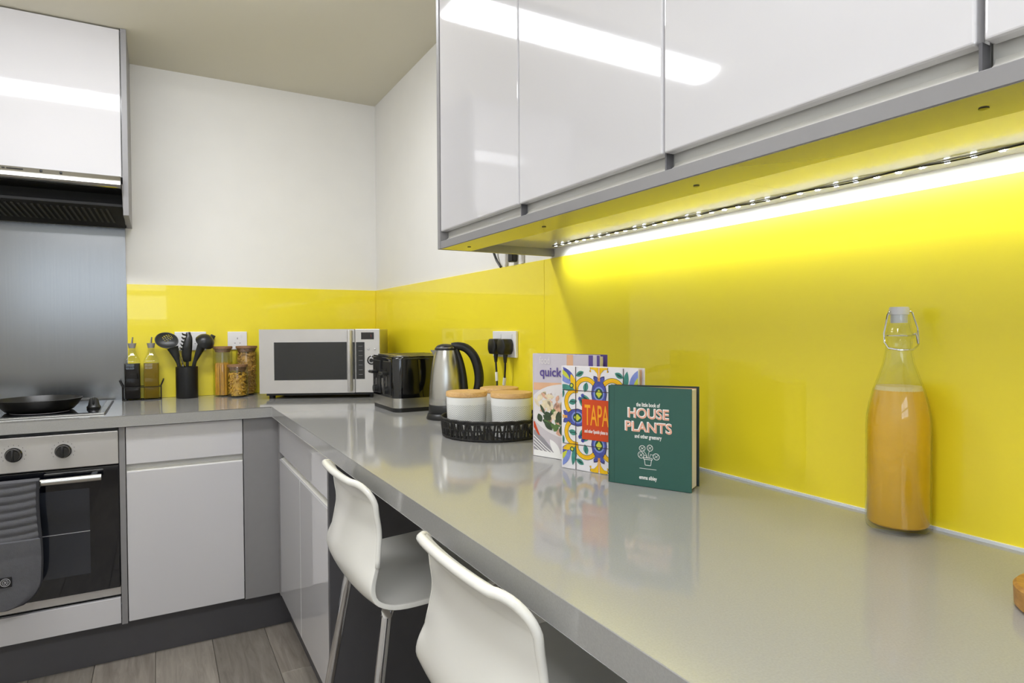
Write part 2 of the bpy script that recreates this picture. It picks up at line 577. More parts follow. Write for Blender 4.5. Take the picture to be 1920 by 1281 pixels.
# ================================================================== splashbacks
ZT = 1.4222
s1 = tag(BX('splashback_panel', -1.1355, -0.0068, -0.0065, -0.0005, 0.9102, ZT, 'yellow', bev=0.0008, seg=1), 'glossy yellow glass splashback behind microwave and utensils', 'splashback')
s2 = tag(BX('splashback_panel', -0.0065, -0.0005, -1.6740, -0.0006, 0.9102, ZT, 'yellow', bev=0.0008, seg=1), 'yellow glass splashback with the plugged double socket, left of the seam', 'splashback')
s3 = tag(BX('splashback_panel', -0.0065, -0.0005, -3.70, -1.6756, 0.9102, ZT, 'yellow', bev=0.0008, seg=1), 'long yellow glass splashback behind the juice bottle, lit by LED strip', 'splashback')
for s, a in ((s3, (-0.0105, -0.0066, -3.70, -1.6756)),):
    BX('sealant_bead', a[0], a[1], a[2], a[3], 0.91, 0.9145, 'seal', None).parent = s
    c = s.children[0]
    c.location = c.location - s.location
tag(BX('steel_splashback', -1.745, -1.1375, -0.004, 0, 0.91, 1.668, 'steel_panel'), 'brushed steel splashback sheet behind the hob', 'splashback')

# ================================================================== worktop and base units
bm = prism([(XL, 0), (0, 0), (0, -3.70), (-0.6276, -3.70), (-0.6276, -0.6277), (XL, -0.6277)], 'z', 0.8698, 0.91, bev=0.0015)
tag(obj('worktop', bm, 'worktop', smooth=False), 'glossy grey L-shaped worktop with breakfast bar', 'worktop')

def channel(y0, z0, z1):
    """section (depth, z) of the recessed finger-pull above a door or below one"""
    d = z1 - z0
    return [(0.003, z0 - 0.004), (0.003, z0), (0.012, z0 + 0.12 * d), (0.019, z0 + 0.35 * d), (0.022, z0 + 0.7 * d), (0.022, z1 + 0.004), (0.03, z1 + 0.004), (0.03, z0 - 0.004)]

ZB0, ZD1, ZW0, ZW1 = 0.1545, 0.7015, 0.7285, 0.8655
bc = thing('base_cabinet', 'white gloss base cabinet with one drawer beside the oven', 'cabinet', (-0.9295, -0.30, 0.15))
BX('carcass', -1.1265, -0.7325, -0.588, -0.004, 0.15, 0.8695, 'carcass', bc)
BX('door', -1.1250, -0.7345, -0.608, -0.5895, ZB0, ZD1, 'white', bc, bev=0.002)
BX('drawer_front', -1.1250, -0.7345, -0.608, -0.5895, ZW0, ZW1, 'white', bc, bev=0.002)
obj('handle_channel', prism([(-0.6055 + d, z) for d, z in channel(0, ZD1 + 0.001, ZW0 - 0.001)], 'x', -1.1250, -0.7345), 'channel', bc)
bl = thing('base_cabinet', 'white gloss base cabinet on the far side of the oven', 'cabinet', (-2.08, -0.30, 0.15))
BX('carcass', -2.395, -1.768, -0.588, -0.004, 0.15, 0.8695, 'carcass', bl)
BX('door', -2.392, -1.7695, -0.608, -0.5895, ZB0, ZD1, 'white', bl, bev=0.002)
BX('drawer_front', -2.392, -1.7695, -0.608, -0.5895, ZW0, ZW1, 'white', bl, bev=0.002)
obj('handle_channel', prism([(-0.6055 + d, z) for d, z in channel(0, ZD1 + 0.001, ZW0 - 0.001)], 'x', -2.392, -1.7695), 'channel', bl)
tag(BX('housing_panel', -1.1462, -1.1278, -0.610, -0.004, 0.15, 0.8695, 'grey'), 'narrow grey upright panel between oven and base cabinet', 'panel')
tag(BX('housing_panel', -1.7665, -1.7485, -0.610, -0.004, 0.15, 0.8695, 'grey'), 'narrow grey upright panel on the far side of the oven', 'panel')
bm = bmesh.new()
add_prism(bm, [(-0.7315, -0.608), (-0.604, -0.608), (-0.604, -0.6465), (-0.586, -0.6465), (-0.586, -0.590), (-0.7315, -0.590)], 'z', 0.15, 0.8695)
tag(obj('corner_post', bm, 'grey'), 'wide grey corner filler where the two cabinet runs meet', 'panel')
rb = thing('base_cabinet', 'white gloss base cabinet with two doors under the long worktop', 'cabinet', (-0.30, -1.056, 0.15))
BX('carcass', -0.584, -0.004, -1.4645, -0.650, 0.15, 0.8695, 'carcass', rb)
BX('door', -0.604, -0.5855, -1.0515, -0.6485, ZB0, ZD1, 'white', rb, bev=0.002)
BX('door', -0.604, -0.5855, -1.4625, -1.0545, ZB0, ZD1, 'white', rb, bev=0.002)
BX('drawer_front', -0.604, -0.5855, -1.4625, -0.6485, ZW0, ZW1, 'white', rb, bev=0.002)
obj('handle_channel', prism([(-0.6015 + d, z) for d, z in channel(0, ZD1 + 0.001, ZW0 - 0.001)], 'y', -1.4625, -0.6485), 'channel', rb)
tag(BX('end_panel', -0.606, -0.002, -1.4845, -1.4655, 0, 0.8695, 'dark'), 'charcoal end panel closing the base units behind the far stool', 'panel')
tag(BX('end_panel', -0.60, -0.002, -3.70, -3.682, 0, 0.8695, 'dark'), 'charcoal panel carrying the open end of the breakfast bar', 'panel')
tag(BX('trim_1', XL, -0.5535, -0.558, -0.541, 0, 0.1495, 'plinth'), 'dark grey plinth below the oven run', kind='structure')
tag(BX('trim_2', -0.553, -0.536, -1.465, -0.541, 0, 0.1495, 'plinth'), 'dark grey plinth below the long worktop run', kind='structure')

# ================================================================== right-hand wall cabinets
XD = -0.3622
ZPB, ZPT, ZDB, ZTOP = 1.428, 1.4478, 1.4735, 2.390
tag(BX('end_panel', XD - 0.001, -0.0005, -1.7226, -1.7050, ZPB, ZTOP, 'grey', bev=0.0008, seg=1), 'grey end panel on the far side of the wall cabinets', 'panel')
units = [(-1.7232, -2.1370, 'white gloss wall cabinet nearest the room corner'),
         (-2.1376, -2.5640, 'white gloss wall cabinet second from the room corner'),
         (-2.5646, -2.9750, 'white gloss wall cabinet above the juice bottle'),
         (-2.9780, -3.3900, 'white gloss wall cabinet at the right edge of the picture')]
for i, (ya, yb, lab) in enumerate(units):
    u = thing('wall_cabinet', lab, 'cabinet', (-0.18, (ya + yb) / 2, ZPT), group='wall cabinets over the long worktop')
    BX('carcass', -0.3395, -0.0005, ya, yb, ZPT + 0.0012, ZTOP, 'carcass', u)
    BX('door', XD, -0.343, ya - 0.0018, yb + 0.0018, ZDB, ZTOP - 0.004, 'white', u, bev=0.003, seg=3)
    obj('handle_channel', prism([(XD + 0.002 + d, z) for d, z in channel(0, ZPT + 0.0012, ZDB - 0.0012)], 'y', ya - 0.0018, yb + 0.0018), 'channel', u)
    BX('joint_shade', XD + 0.006, XD + 0.0205, yb + 0.0016, yb - 0.0014, ZPT + 0.0014, ZDB + 0.002, 'dark', u)  # dark strip standing in for the shade inside the joint
pel = thing('pelmet', 'grey pelmet strip under the wall cabinets with a broad underside', 'pelmet', (-0.317, -2.55, ZPB))
BX('board', XD, -0.2726, -3.390, -1.7232, ZPB, ZPT, 'grey', pel, bev=0.0008, seg=1)
BX('gloss_underside', XD + 0.001, -0.2730, -3.389, -1.7240, ZPB - 0.0008, ZPB - 0.0001, 'underside', pel)
for y in (-1.80, -2.16, -2.585, -2.96):
    obj('screw_cap', lathe([(0.0045, -0.0005), (0.0045, 0.0005)], 14, (-0.315, y, ZPB - 0.0013)), 'screw', pel)

# LED strip under the cabinets
ZL = ZPT + 0.0012
led = thing('led_strip', 'lit LED strip light stuck under the wall cabinets', 'light', (-0.045, -2.56, ZL - 0.003))
BX('tape', -0.0500, -0.0400, -3.36, -1.785, ZL - 0.0016, ZL - 0.0001, 'ledtape', led)
cord = [(-0.0515, -1.79 - 1.57 * t, ZL - 0.0025 - 0.0012 * math.sin(t * 60)) for t in [i / 120 for i in range(121)]]
obj('supply_cord', tube(cord, 0.0011, 6), 'wire', led)
led_me = None
for i in range(47):
    y = -1.797 - i / 30.0
    if led_me is None:
        o = obj('led_chip', bx(-0.0028, 0.0028, -0.0028, 0.0028, -0.0016, 0), 'led', led, local=True)
        led_me = o.data
    else:
        o = bpy.data.objects.new('led_chip', led_me)
        COL.objects.link(o)
        o.parent = led
    o.location = Vector((-0.045, y, ZL - 0.0017)) - led.location
ld = bpy.data.lights.new('led_strip_light', 'AREA')
ld.shape = 'RECTANGLE'
ld.size, ld.size_y = 0.010, 1.56
ld.energy = LED_WATTS
ld.color = (0.90, 0.96, 1.0)
ld.spread = math.radians(105)
lo_ = bpy.data.objects.new('led_strip_light', ld)
COL.objects.link(lo_)
lo_.location = Vector((-0.045, -2.572, ZL - 0.0045)) - led.location
lo_.rotation_euler = (0, math.radians(-42), 0)      # the tape is tilted towards the glass
lo_.parent = led

# ================================================================== ceiling light
def batten(label, y):
    cl = thing('ceiling_light', label, 'light', (-1.26, y, 2.33), group='ceiling battens')
    BX('housing', -1.90, -0.62, y - 0.095, y + 0.095, 2.372, ZC - 0.0005, 'plate', cl, bev=0.004)
    arc = [(y + 0.088 * math.cos(a), 2.3715 - 0.034 * math.sin(a)) for a in [PI * k / 14 for k in range(15)]]
    obj('diffuser', prism(arc, 'x', -1.885, -0.638), 'diffuser', cl)
batten('long white ceiling batten mirrored in the wall cabinet doors', -1.20)
batten('long white ceiling batten over the camera end of the kitchen', -3.20)

# ================================================================== hood run
hc = thing('wall_cabinet', 'white gloss wall cabinet above the extractor hood', 'cabinet', (-1.4375, -0.17, 1.82))
BX('carcass', -1.744, -1.1315, -0.3395, -0.0005, 1.822, ZC - 0.002, 'carcass', hc)
BX('door', -1.743, -1.1340, -0.3622, -0.343, 1.818, ZC - 0.0055, 'white', hc, bev=0.002)
tag(BX('end_panel', -1.1305, -1.1110, -0.3660, -0.0005, 1.6690, ZC - 0.0005, 'grey', bev=0.0008, seg=1), 'tall grey end panel beside the hood cabinet', 'panel')
tag(BX('end_panel', -1.7645, -1.7450, -0.3660, -0.0005, 1.6690, ZC - 0.0005, 'grey', bev=0.0008, seg=1), 'tall grey end panel on the far side of the hood cabinet', 'panel')
hd = thing('extractor_hood', 'built-in extractor hood with steel visor and black grille', 'hood', (-1.4375, -0.2, 1.669))
body = [(-0.005, 1.669), (-0.10, 1.669), (-0.335, 1.706), (-0.335, 1.716), (-0.27, 1.722), (-0.27, 1.764), (-0.335, 1.772), (-0.335, 1.816), (-0.005, 1.816)]
obj('housing', prism(body, 'x', -1.7435, -1.1325), 'soot', hd)
vis = [(-0.335, 1.773), (-0.391, 1.7675), (-0.402, 1.7715), (-0.4065, 1.779), (-0.4010, 1.796), (-0.388, 1.8155), (-0.335, 1.8155)]
obj('visor', prism(vis, 'x', -1.7435, -1.1360, bev=0.0012), 'steel_h', hd)
obj('side_cheek', prism([(-0.395, 1.785), (-0.335, 1.785), (-0.10, 1.669), (-0.13, 1.669), (-0.338, 1.702)], 'x', -1.1325, -1.1312), 'silver', hd)
# grille slots
gx = -1.66
gm = None
ang = math.atan2(0.037, 0.235)
while gx < -1.17:
    if gm is None:
        bm = bx(-0.0040, 0.0040, -0.085, 0.085, -0.0025, 0.0015)
        bmesh.ops.rotate(bm, verts=bm.verts[:], cent=(0, 0, 0), matrix=Matrix.Rotation(-0.10, 3, 'Z') )
        bmesh.ops.rotate(bm, verts=bm.verts[:], cent=(0, 0, 0), matrix=Matrix.Rotation(-ang, 3, 'X'))
        o = obj('grille_rib', bm, 'rib', hd, local=True)
        gm = o.data
    else:
        o = bpy.data.objects.new('grille_rib', gm)
        COL.objects.link(o)
        o.parent = hd
    o.location = Vector((gx, -0.2175, 1.6858)) - hd.location
    gx += 0.0200
for k, xx in enumerate((-1.385, -1.325)):
    bm = lathe([(0.0045, 0), (0.0045, 0.004), (0.003, 0.005)], 14)
    bmesh.ops.rotate(bm, verts=bm.verts[:], cent=(0, 0, 0), matrix=Matrix.Rotation(PI / 2 - 0.2, 3, 'X'))
    bmesh.ops.translate(bm, verts=bm.verts[:], vec=(xx, -0.3945, 1.8060))
    obj('button', bm, 'black', hd)
bm = bmesh.new()
add_box(bm, -1.500, -1.491, -0.3970, -0.392, 1.8045, 1.8080)
add_box(bm, -1.486, -1.438, -0.3970, -0.392, 1.8055, 1.8072)
obj('maker_mark', bm, 'wire', hd)

# ================================================================== oven
ov = thing('oven', 'built-in oven with steel fascia and dark glass door', 'oven', (-1.4475, -0.30, 0.15))
BX('casing', -1.7475, -1.1470, -0.588, -0.004, 0.2515, 0.8690, 'black', ov)
BX('control_panel', -1.7465, -1.1485, -0.612, -0.589, 0.7365, 0.8560, 'silver', ov, bev=0.0025)
dr = BX('door', -1.7465, -1.1485, -0.612, -0.589, 0.2885, 0.7325, 'darkglass', ov, bev=0.002)
BX('window', -1.6560, -1.2370, -0.6128, -0.6118, 0.3570, 0.6600, 'ovenwin', dr)
BX('shelf_line', -1.6560, -1.2370, -0.6133, -0.6127, 0.5075, 0.5095, 'tagprint', dr)
hn = obj('handle', tube([(-1.698, -0.660, 0.7035), (-1.198, -0.660, 0.7035)], 0.0115, 16, flat=0.8), 'steel_h', ov)
for xx in (-1.672, -1.222):
    BX('bracket', xx - 0.010, xx + 0.010, -0.655, -0.611, 0.6965, 0.7105, 'steel_h', ov, bev=0.003)
BX('vent_strip', -1.7465, -1.1485, -0.600, -0.589, 0.2585, 0.2870, 'silver', ov)
for xx in (-1.5840, -1.4470, -1.3105):
    k = obj('knob', None or lathe([(0.0, 0.0), (0.0245, 0.0), (0.0245, 0.004), (0.0215, 0.006), (0.0200, 0.024), (0.0175, 0.027), (0.0, 0.027)], 28), 'blackgloss', ov, local=True)
    k.rotation_euler = (PI / 2, 0, 0)
    k.location = Vector((xx, -0.612, 0.7985)) - ov.location
    g = obj('grip', bx(-0.0035, 0.0035, -0.019, 0.019, 0.026, 0.032, bev=0.001), 'black', k, local=True)
    bm = bmesh.new()
    for j in range(11):
        a = PI / 2 + (j - 5) * 0.42
        c, s_ = math.cos(a), math.sin(a)
        add_box(bm, xx + 0.033 * c - 0.0007, xx + 0.033 * c + 0.0007, -0.6126, -0.6119, 0.7985 + 0.033 * s_ - 0.0014, 0.7985 + 0.033 * s_ + 0.0014)
    obj('dial_marks', bm, 'p_black', ov)
tag(BX('filler_board', -1.7465, -1.1485, -0.608, -0.589, 0.1545, 0.2490, 'white', bev=0.0015), 'low white filler board under the oven', 'panel')

# oven glove hanging over the handle
gl = thing('oven_glove', 'grey quilted oven glove hanging over the oven handle', 'oven glove', (-1.475, -0.68, 0.30))
GX0, GX1, GZ0, GZ1 = -1.578, -1.372, 0.303, 0.716
def glove_panel(y0, sign, zlo, pocket):
    bm = bmesh.new()
    nx, nz = 22, 120
    grid = []
    for j in range(nz + 1):
        z = zlo + (GZ1 - zlo) * j / nz
        rad = 0.085
        ins = 0.0
        if z < zlo + rad:
            q = (zlo + rad - z) / rad
            ins = rad * (1 - math.sqrt(max(0, 1 - q * q)))
        row = []
        for i in range(nx + 1):
            u = i / nx
            xx = GX0 + ins + (GX1 - GX0 - 2 * ins) * u + 0.004 * math.sin(z * 17)
            edge = min(u, 1 - u) * 2
            puff = 0.006 * min(1, edge * 5)
            rid = 0.0
            if pocket and z > 0.525:
                rid = 0.0045 * abs(math.sin(PI * (z + 0.01 * math.sin(u * 3) - 0.525) / 0.0265))
            elif pocket:
                rid = 0.007 + 0.0015 * abs(math.sin(PI * (z - 0.3) / 0.085))
            row.append(bm.verts.new((xx, y0 + sign * (puff + rid), z)))
        grid.append(row)
    for j in range(nz):
        for i in range(nx):
            bm.faces.new((grid[j][i], grid[j][i + 1], grid[j + 1][i + 1], grid[j + 1][i]))
    return bm
bm = glove_panel(-0.677, -1, GZ0, True)
b2 = bmesh.new()
add_box(b2, GX0 + 0.004, GX1 - 0.004, -0.678, -0.674, 0.39, GZ1)
me_t = bpy.data.meshes.new('t'); b2.to_mesh(me_t); bm.from_mesh(me_t); b2.free()
obj('front_panel', bm, 'glove', gl)
obj('top_fold', tube([(GX0, -0.661, 0.7035), (GX1, -0.661, 0.7035)], 0.0185, 20), 'glove', gl)
BX('back_panel', GX0 + 0.004, GX1 - 0.004, -0.646, -0.640, 0.40, 0.7035, 'glove', gl, bev=0.002)
edge = []
for j in range(0, 41):
    z = GZ1 - (GZ1 - GZ0) * j / 40
    q = max(0, (GZ0 + 0.085 - z) / 0.085)
    ins = 0.085 * (1 - math.sqrt(max(0, 1 - q * q)))
    edge.append((GX1 - ins + 0.004 * math.sin(z * 17), -0.679, z))
left = [(GX0 + GX1 - p[0] + 0.008 * math.sin(p[2] * 17), p[1], p[2]) for p in edge][::-1]
obj('piping', tube(edge + left, 0.0052, 8), 'piping', gl)
tg = BX('label_tag', -1.4795, -1.4455, -0.6945, -0.6925, 0.381, 0.413, 'tag', gl, bev=0.0006)
ring = [(-1.4625 + 0.0125 * math.cos(a), -0.6949, 0.397 + 0.0125 * math.sin(a)) for a in [2 * PI * k / 28 for k in range(28)]]
bm = tube(ring, 0.0009, 6, closed=True)
add_tube(bm, [(-1.4625 + 0.008 * math.cos(a), -0.6949, 0.397 + 0.008 * math.sin(a)) for a in [2 * PI * k / 20 for k in range(20)]], 0.0006, 6, True)
for a in range(6):
    c, s_ = math.cos(a * PI / 3), math.sin(a * PI / 3)
    add_tube(bm, [(-1.4625, -0.6949, 0.397), (-1.4625 + 0.0075 * c, -0.6949, 0.397 + 0.0075 * s_)], 0.0006, 5)
obj('emblem', bm, 'tagprint', tg)

# ================================================================== hob, knob, pan
hb = thing('hob', 'black glass hob in a steel rim set into the worktop', 'hob', (-1.482, -0.30, 0.91))
BX('steel_tray', -1.772, -1.192, -0.545, -0.055, 0.9102, 0.9160, 'steel_h', hb, bev=0.002)
BX('glass_plate', -1.765, -1.212, -0.532, -0.068, 0.9155, 0.9185, 'hobglass', hb, bev=0.001)
BX('gap_shade', -1.1935, -1.1885, -0.545, -0.055, 0.9101, 0.9128, 'wire', hb)  # black strip painted in for the rim's gap and side shadow
for cx_, cy_, r in ((-1.40, -0.40, 0.09), (-1.62, -0.40, 0.075), (-1.62, -0.18, 0.09), (-1.40, -0.17, 0.075)):
    obj('cooking_ring', tube([(cx_ + r * math.cos(a), cy_ + r * math.sin(a), 0.9186) for a in [2 * PI * k / 40 for k in range(40)]], 0.0007, 5, True), 'p_fork', hb)
kb = obj('control_knob', lathe([(0.0, 0.0), (0.023, 0.0), (0.024, 0.006), (0.019, 0.012), (0.015, 0.034), (0.010, 0.040), (0.0, 0.041)], 22, (-1.236, -0.390, 0.9188)), 'nylon', hb)
bm = bmesh.new()
add_box(bm, -1.240, -1.232, -0.412, -0.368, 0.936, 0.962, bev=0.003)
obj('knob_grip', bm, 'nylon', hb)
fp = thing('frying_pan', 'black non-stick frying pan on the hob', 'pan', (-1.405, -0.375, 0.9187))
prof = [(0.0, 0.0), (0.092, 0.0), (0.104, 0.004), (0.118, 0.022), (0.128, 0.044), (0.131, 0.046), (0.1325, 0.044), (0.130, 0.042), (0.121, 0.022), (0.106, 0.008), (0.094, 0.006), (0.0, 0.006)]
prof = [(0.0, 0.0), (0.092, 0.0), (0.104, 0.004), (0.120, 0.022), (0.1325, 0.0455), (0.130, 0.0465), (0.117, 0.023), (0.102, 0.0065), (0.0, 0.005)]
obj('bowl', lathe(prof, 56), 'pan', fp, local=True, ang=1.2)
hdir = Vector((-0.985, -0.17, 0)).normalized()
P = lambda d, z: tuple(hdir * d + Vector((0, 0, z)))
obj('handle_ferrule', tube([P(0.122, 0.030), P(0.160, 0.042)], 0.008, 10), 'steel', fp, local=True)
obj('handle', tube(smooth_path([P(0.150, 0.040), P(0.19, 0.050), P(0.25, 0.060), P(0.33, 0.066)], 5), [0.012] * 1 + [0.0155] * 15, 12, flat=0.8), 'nylon', fp, local=True)
obj('rivet', lathe([(0.0, 0), (0.005, 0), (0.004, 0.003), (0, 0.004)], 12, P(0.112, 0.0240)), 'steel', fp, local=True)

# ================================================================== sockets, plugs and cables
def socket(name, label, axis, a0, a1, z0, z1, double):
    t = thing(name, label, 'socket', ((a0 + a1) / 2, -0.006, z0) if axis == 'y' else (-0.006, (a0 + a1) / 2, z0))
    if axis == 'y':
        BX('faceplate', a0, a1, -0.0155, -0.0065, z0, z1, 'plate', t, bev=0.002)
        w = (a1 - a0)
        for cxx in ([a0 + w * 0.27, a0 + w * 0.73] if double else [(a0 + a1) / 2]):
            for dx, dz, sx, sz in ((0, 0.010, 0.002, 0.004), (-0.011, -0.012, 0.003, 0.0018), (0.011, -0.012, 0.003, 0.0018)):
                BX('pin_slot', cxx + dx - sx, cxx + dx + sx, -0.0160, -0.0150, (z0 + z1) / 2 + dz - sz, (z0 + z1) / 2 + dz + sz, 'p_fork', t)
            BX('rocker_switch', cxx + 0.014, cxx + 0.022, -0.0175, -0.0150, z1 - 0.028, z1 - 0.014, 'plate', t, bev=0.001)
    else:
        BX('faceplate', -0.0155, -0.0065, a0, a1, z0, z1, 'plate', t, bev=0.002)
        for cyy in (a0 + (a1 - a0) * 0.27, a0 + (a1 - a0) * 0.73):
            BX('rocker_switch', -0.0175, -0.0150, cyy - 0.020, cyy - 0.012, z1 - 0.024, z1 - 0.010, 'plate', t, bev=0.001)
    return t
socket('wall_socket', 'white double socket half hidden behind the kitchen utensils', 'y', -0.952, -0.822, 1.123, 1.2095, True)
socket('wall_socket', 'single white wall socket above the pasta jars', 'y', -0.730, -0.645, 1.123, 1.2090, False)
socket('wall_socket', 'white double socket holding two black plugs', 'x', -1.518, -1.357, 1.1210, 1.2075, True)
def plug(label, y, zc, cord_pts):
    t = thing('plug', label, 'plug', (-0.03, y, zc - 0.03), group='plugs in the double socket')
    bm = prism([(y + p[0], zc + p[1]) for p in ((-0.018, 0.024), (0.018, 0.024), (0.0255, 0.008), (0.0255, -0.012), (0.016, -0.027), (-0.016, -0.027), (-0.0255, -0.012), (-0.0255, 0.008))], 'x', -0.052, -0.0160, bev=0.005, seg=3)
    obj('body', bm, 'black', t)
    obj('strain_relief', tube([(-0.032, y, zc - 0.024), (-0.033, y, zc - 0.040), (-0.033, y, zc - 0.054)], [0.0085, 0.0065, 0.0048], 10), 'black', t)
    pts = smooth_path(cord_pts, 6)
    obj('cord', tube(pts, 0.0034, 8), 'wire', t)
    return t, pts
p1, c1 = plug('black plug on the kettle side of the double socket', -1.413, 1.158, [(-0.033, -1.413, 1.106), (-0.033, -1.416, 1.08), (-0.034, -1.421, 1.05), (-0.036, -1.424, 1.02), (-0.05, -1.420, 0.97), (-0.08, -1.405, 0.925), (-0.10, -1.385, 0.914)])
p2, c2 = plug('black plug nearer the books in the double socket', -1.478, 1.158, [(-0.033, -1.478, 1.106), (-0.033, -1.477, 1.08), (-0.032, -1.472, 1.05), (-0.030, -1.462, 1.02), (-0.026, -1.452, 0.97), (-0.026, -1.44, 0.925), (-0.03, -1.36, 0.914), (-0.03, -1.10, 0.9135)])
obj('cord_label', tube(c1[8:15], 0.0052, 8), 'cable_w', p1)
obj('cord_label', tube(c2[11:17], 0.0060, 8), 'cable_w', p2)
t = thing('supply_cable', 'black cable looping below the wall cabinet end panel', 'cable', (-0.02, -1.42, 1.43))
obj('cable', tube(smooth_path([(-0.008, -1.405, 1.424), (-0.010, -1.395, 1.435), (-0.012, -1.378, 1.455), (-0.02, -1.371, 1.50), (-0.03, -1.44, 1.54), (-0.04, -1.60, 1.55), (-0.04, -1.704, 1.55)], 6), 0.0042, 8), 'wire', t)
BX('switch_block', -0.022, -0.001, -1.507, -1.478, 1.432, 1.50, 'wire', t, bev=0.004)
tag(obj('white_cable', tube(smooth_path([(-0.007, -1.437, 1.4225), (-0.008, -1.441, 1.45), (-0.012, -1.45, 1.53), (-0.02, -1.50, 1.58), (-0.03, -1.704, 1.60)], 6), 0.0055, 8), 'cable_w'), 'white cable on the wall between the black cable and black block', 'cable')
tag(obj('white_cable', tube(smooth_path([(-0.007, -1.548, 1.4225), (-0.008, -1.546, 1.44), (-0.009, -1.55, 1.47), (-0.010, -1.575, 1.50), (-0.010, -1.704, 1.505)], 6), 0.005, 8), 'cable_w'), 'white cable on the wall right of the black block', 'cable')

# ================================================================== microwave
mw = thing('microwave', 'silver microwave oven angled across the worktop corner', 'microwave', (-0.6321, -0.3263, 0.91), math.radians(-24.75))
L = dict(local=True)
BX('casing', 0.003, 0.520, 0.013, 0.330, 0.0250, 0.3060, 'silver', mw, bev=0.002, **L)
dm = bmesh.new()
DX0, DX1, DZ0, DZ1 = 0.0, 0.4120, 0.0250, 0.3080
wx0, wx1, wz0, wz1 = 0.0635, 0.3785, 0.0831, 0.2505
for a in ((DX0, wx0, DZ0, DZ1), (wx1, DX1, DZ0, DZ1), (wx0, wx1, DZ0, wz0), (wx0, wx1, wz1, DZ1)):
    add_box(dm, a[0], a[1], 0.0, 0.013, a[2], a[3])
md = obj('door', dm, 'silver', mw, local=True)
BX('window', wx0, wx1, 0.0015, 0.009, wz0, wz1, 'mwwin', md, **L)
for a in ((wx0, wx1, wz0 - 0.002, wz0), (wx0, wx1, wz1, wz1 + 0.0015), (wx0 - 0.0015, wx0, wz0, wz1)):
    BX('window_trim', a[0], a[1], -0.0006, 0.0005, a[2], a[3], 'chrome', md, **L)
obj('handle', prism([(0.3810, -0.010), (0.3845, -0.021), (0.3925, -0.025), (0.4005, -0.021), (0.4040, -0.010), (0.4005, -0.0005), (0.3845, -0.0005)], 'z', 0.0330, 0.3030, bev=0.0015), 'silver', md, local=True)
BX('control_panel', 0.4150, 0.5230, 0.0, 0.0135, 0.0250, 0.3080, 'silver', mw, bev=0.0015, **L)
BX('display', 0.4413, 0.4973, -0.0008, 0.004, 0.2615, 0.2928, 'display', mw, **L)
BX('digit', 0.4835, 0.4860, -0.0012, -0.0006, 0.271, 0.283, 'redseg', mw, **L)
BX('menu_strip', 0.4185, 0.4560, -0.0008, 0.004, 0.0853, 0.2496, 'mwwin', mw, **L)
BX('menu_strip', 0.4045, 0.4120, -0.0008, 0.004, 0.0853, 0.2496, 'mwwin', mw, **L)
for j in range(7):
    BX('menu_line', 0.430, 0.447, -0.0012, -0.0006, 0.105 + j * 0.021, 0.1062 + j * 0.021, 'p_fork', mw, **L)
for xx, zz, r in ((0.4725, 0.2183, 0.0048), (0.5015, 0.2181, 0.0048), (0.4731, 0.1238, 0.0052), (0.5020, 0.1238, 0.0052)):
    o = obj('button', lathe([(0, 0), (r, 0), (r, 0.002), (r * 0.6, 0.0045), (0, 0.005)], 18), 'chrome', mw, local=True)
    o.rotation_euler = (PI / 2, 0, 0)
    o.location = (xx, 0, zz)
o = obj('dial', lathe([(0, 0), (0.0195, 0), (0.0195, 0.003), (0.0150, 0.0035), (0.0135, 0.014), (0.0115, 0.016), (0, 0.016)], 30), 'chrome', mw, local=True)
o.rotation_euler = (PI / 2, 0, 0)
o.location = (0.4873, 0, 0.1686)
q = obj('dial_ring', tube([(0.0180 * math.cos(a), 0.0180 * math.sin(a), 0.0032) for a in [2 * PI * k / 30 for k in range(30)]], 0.0028, 6, True), 'blackgloss', o, local=True)
q = obj('dial_centre', lathe([(0, 0.0158), (0.009, 0.0158), (0.009, 0.0166), (0, 0.0166)], 20), 'blackgloss', o, local=True)
for xx in (0.04, 0.48):
    for yy in (0.05, 0.28):
        obj('foot', lathe([(0.013, 0), (0.015, 0.025)], 16, (xx, yy, 0)), 'black', mw, local=True)
BX('underside', 0.02, 0.50, 0.03, 0.315, 0.0130, 0.0250, 'black', mw, **L)

# ================================================================== toaster
to = thing('toaster', 'black four-slice toaster with a steel base band', 'toaster', (-0.148, -0.9365, 0.91))
tx, ty = 0.1245, 0.142
def rr_prism(hx, hy, r, z0, z1, bev=0.0):
    bm = prism(rrect(-hx, hx, -hy, hy, r), 'z', z0, z1)
    if bev:
        es = [e for e in bm.edges if all(abs(v.co.z - z1) < 1e-6 for v in e.verts)]
        bmesh.ops.bevel(bm, geom=es, offset=bev, segments=4, affect='EDGES', profile=0.5)
    return bm
obj('foot_plate', rr_prism(tx - 0.004, ty - 0.004, 0.030, 0.0, 0.016), 'black', to, local=True)
obj('steel_band', rr_prism(tx, ty, 0.034, 0.0155, 0.0515), 'steel', to, local=True)
obj('body', rr_prism(tx + 0.0005, ty + 0.0005, 0.034, 0.0515, 0.205, 0.012), 'blackgloss', to, local=True)
obj('top_plate', rr_prism(tx - 0.018, ty - 0.018, 0.02, 0.2045, 0.2085), 'steel_h', to, local=True)
for sy in (-0.092, -0.035, 0.035, 0.092):
    obj('slot', rr_prism(0.085, 0.013, 0.008, 0.2080, 0.2092), 'black', to, local=True).location = (0, sy, 0)
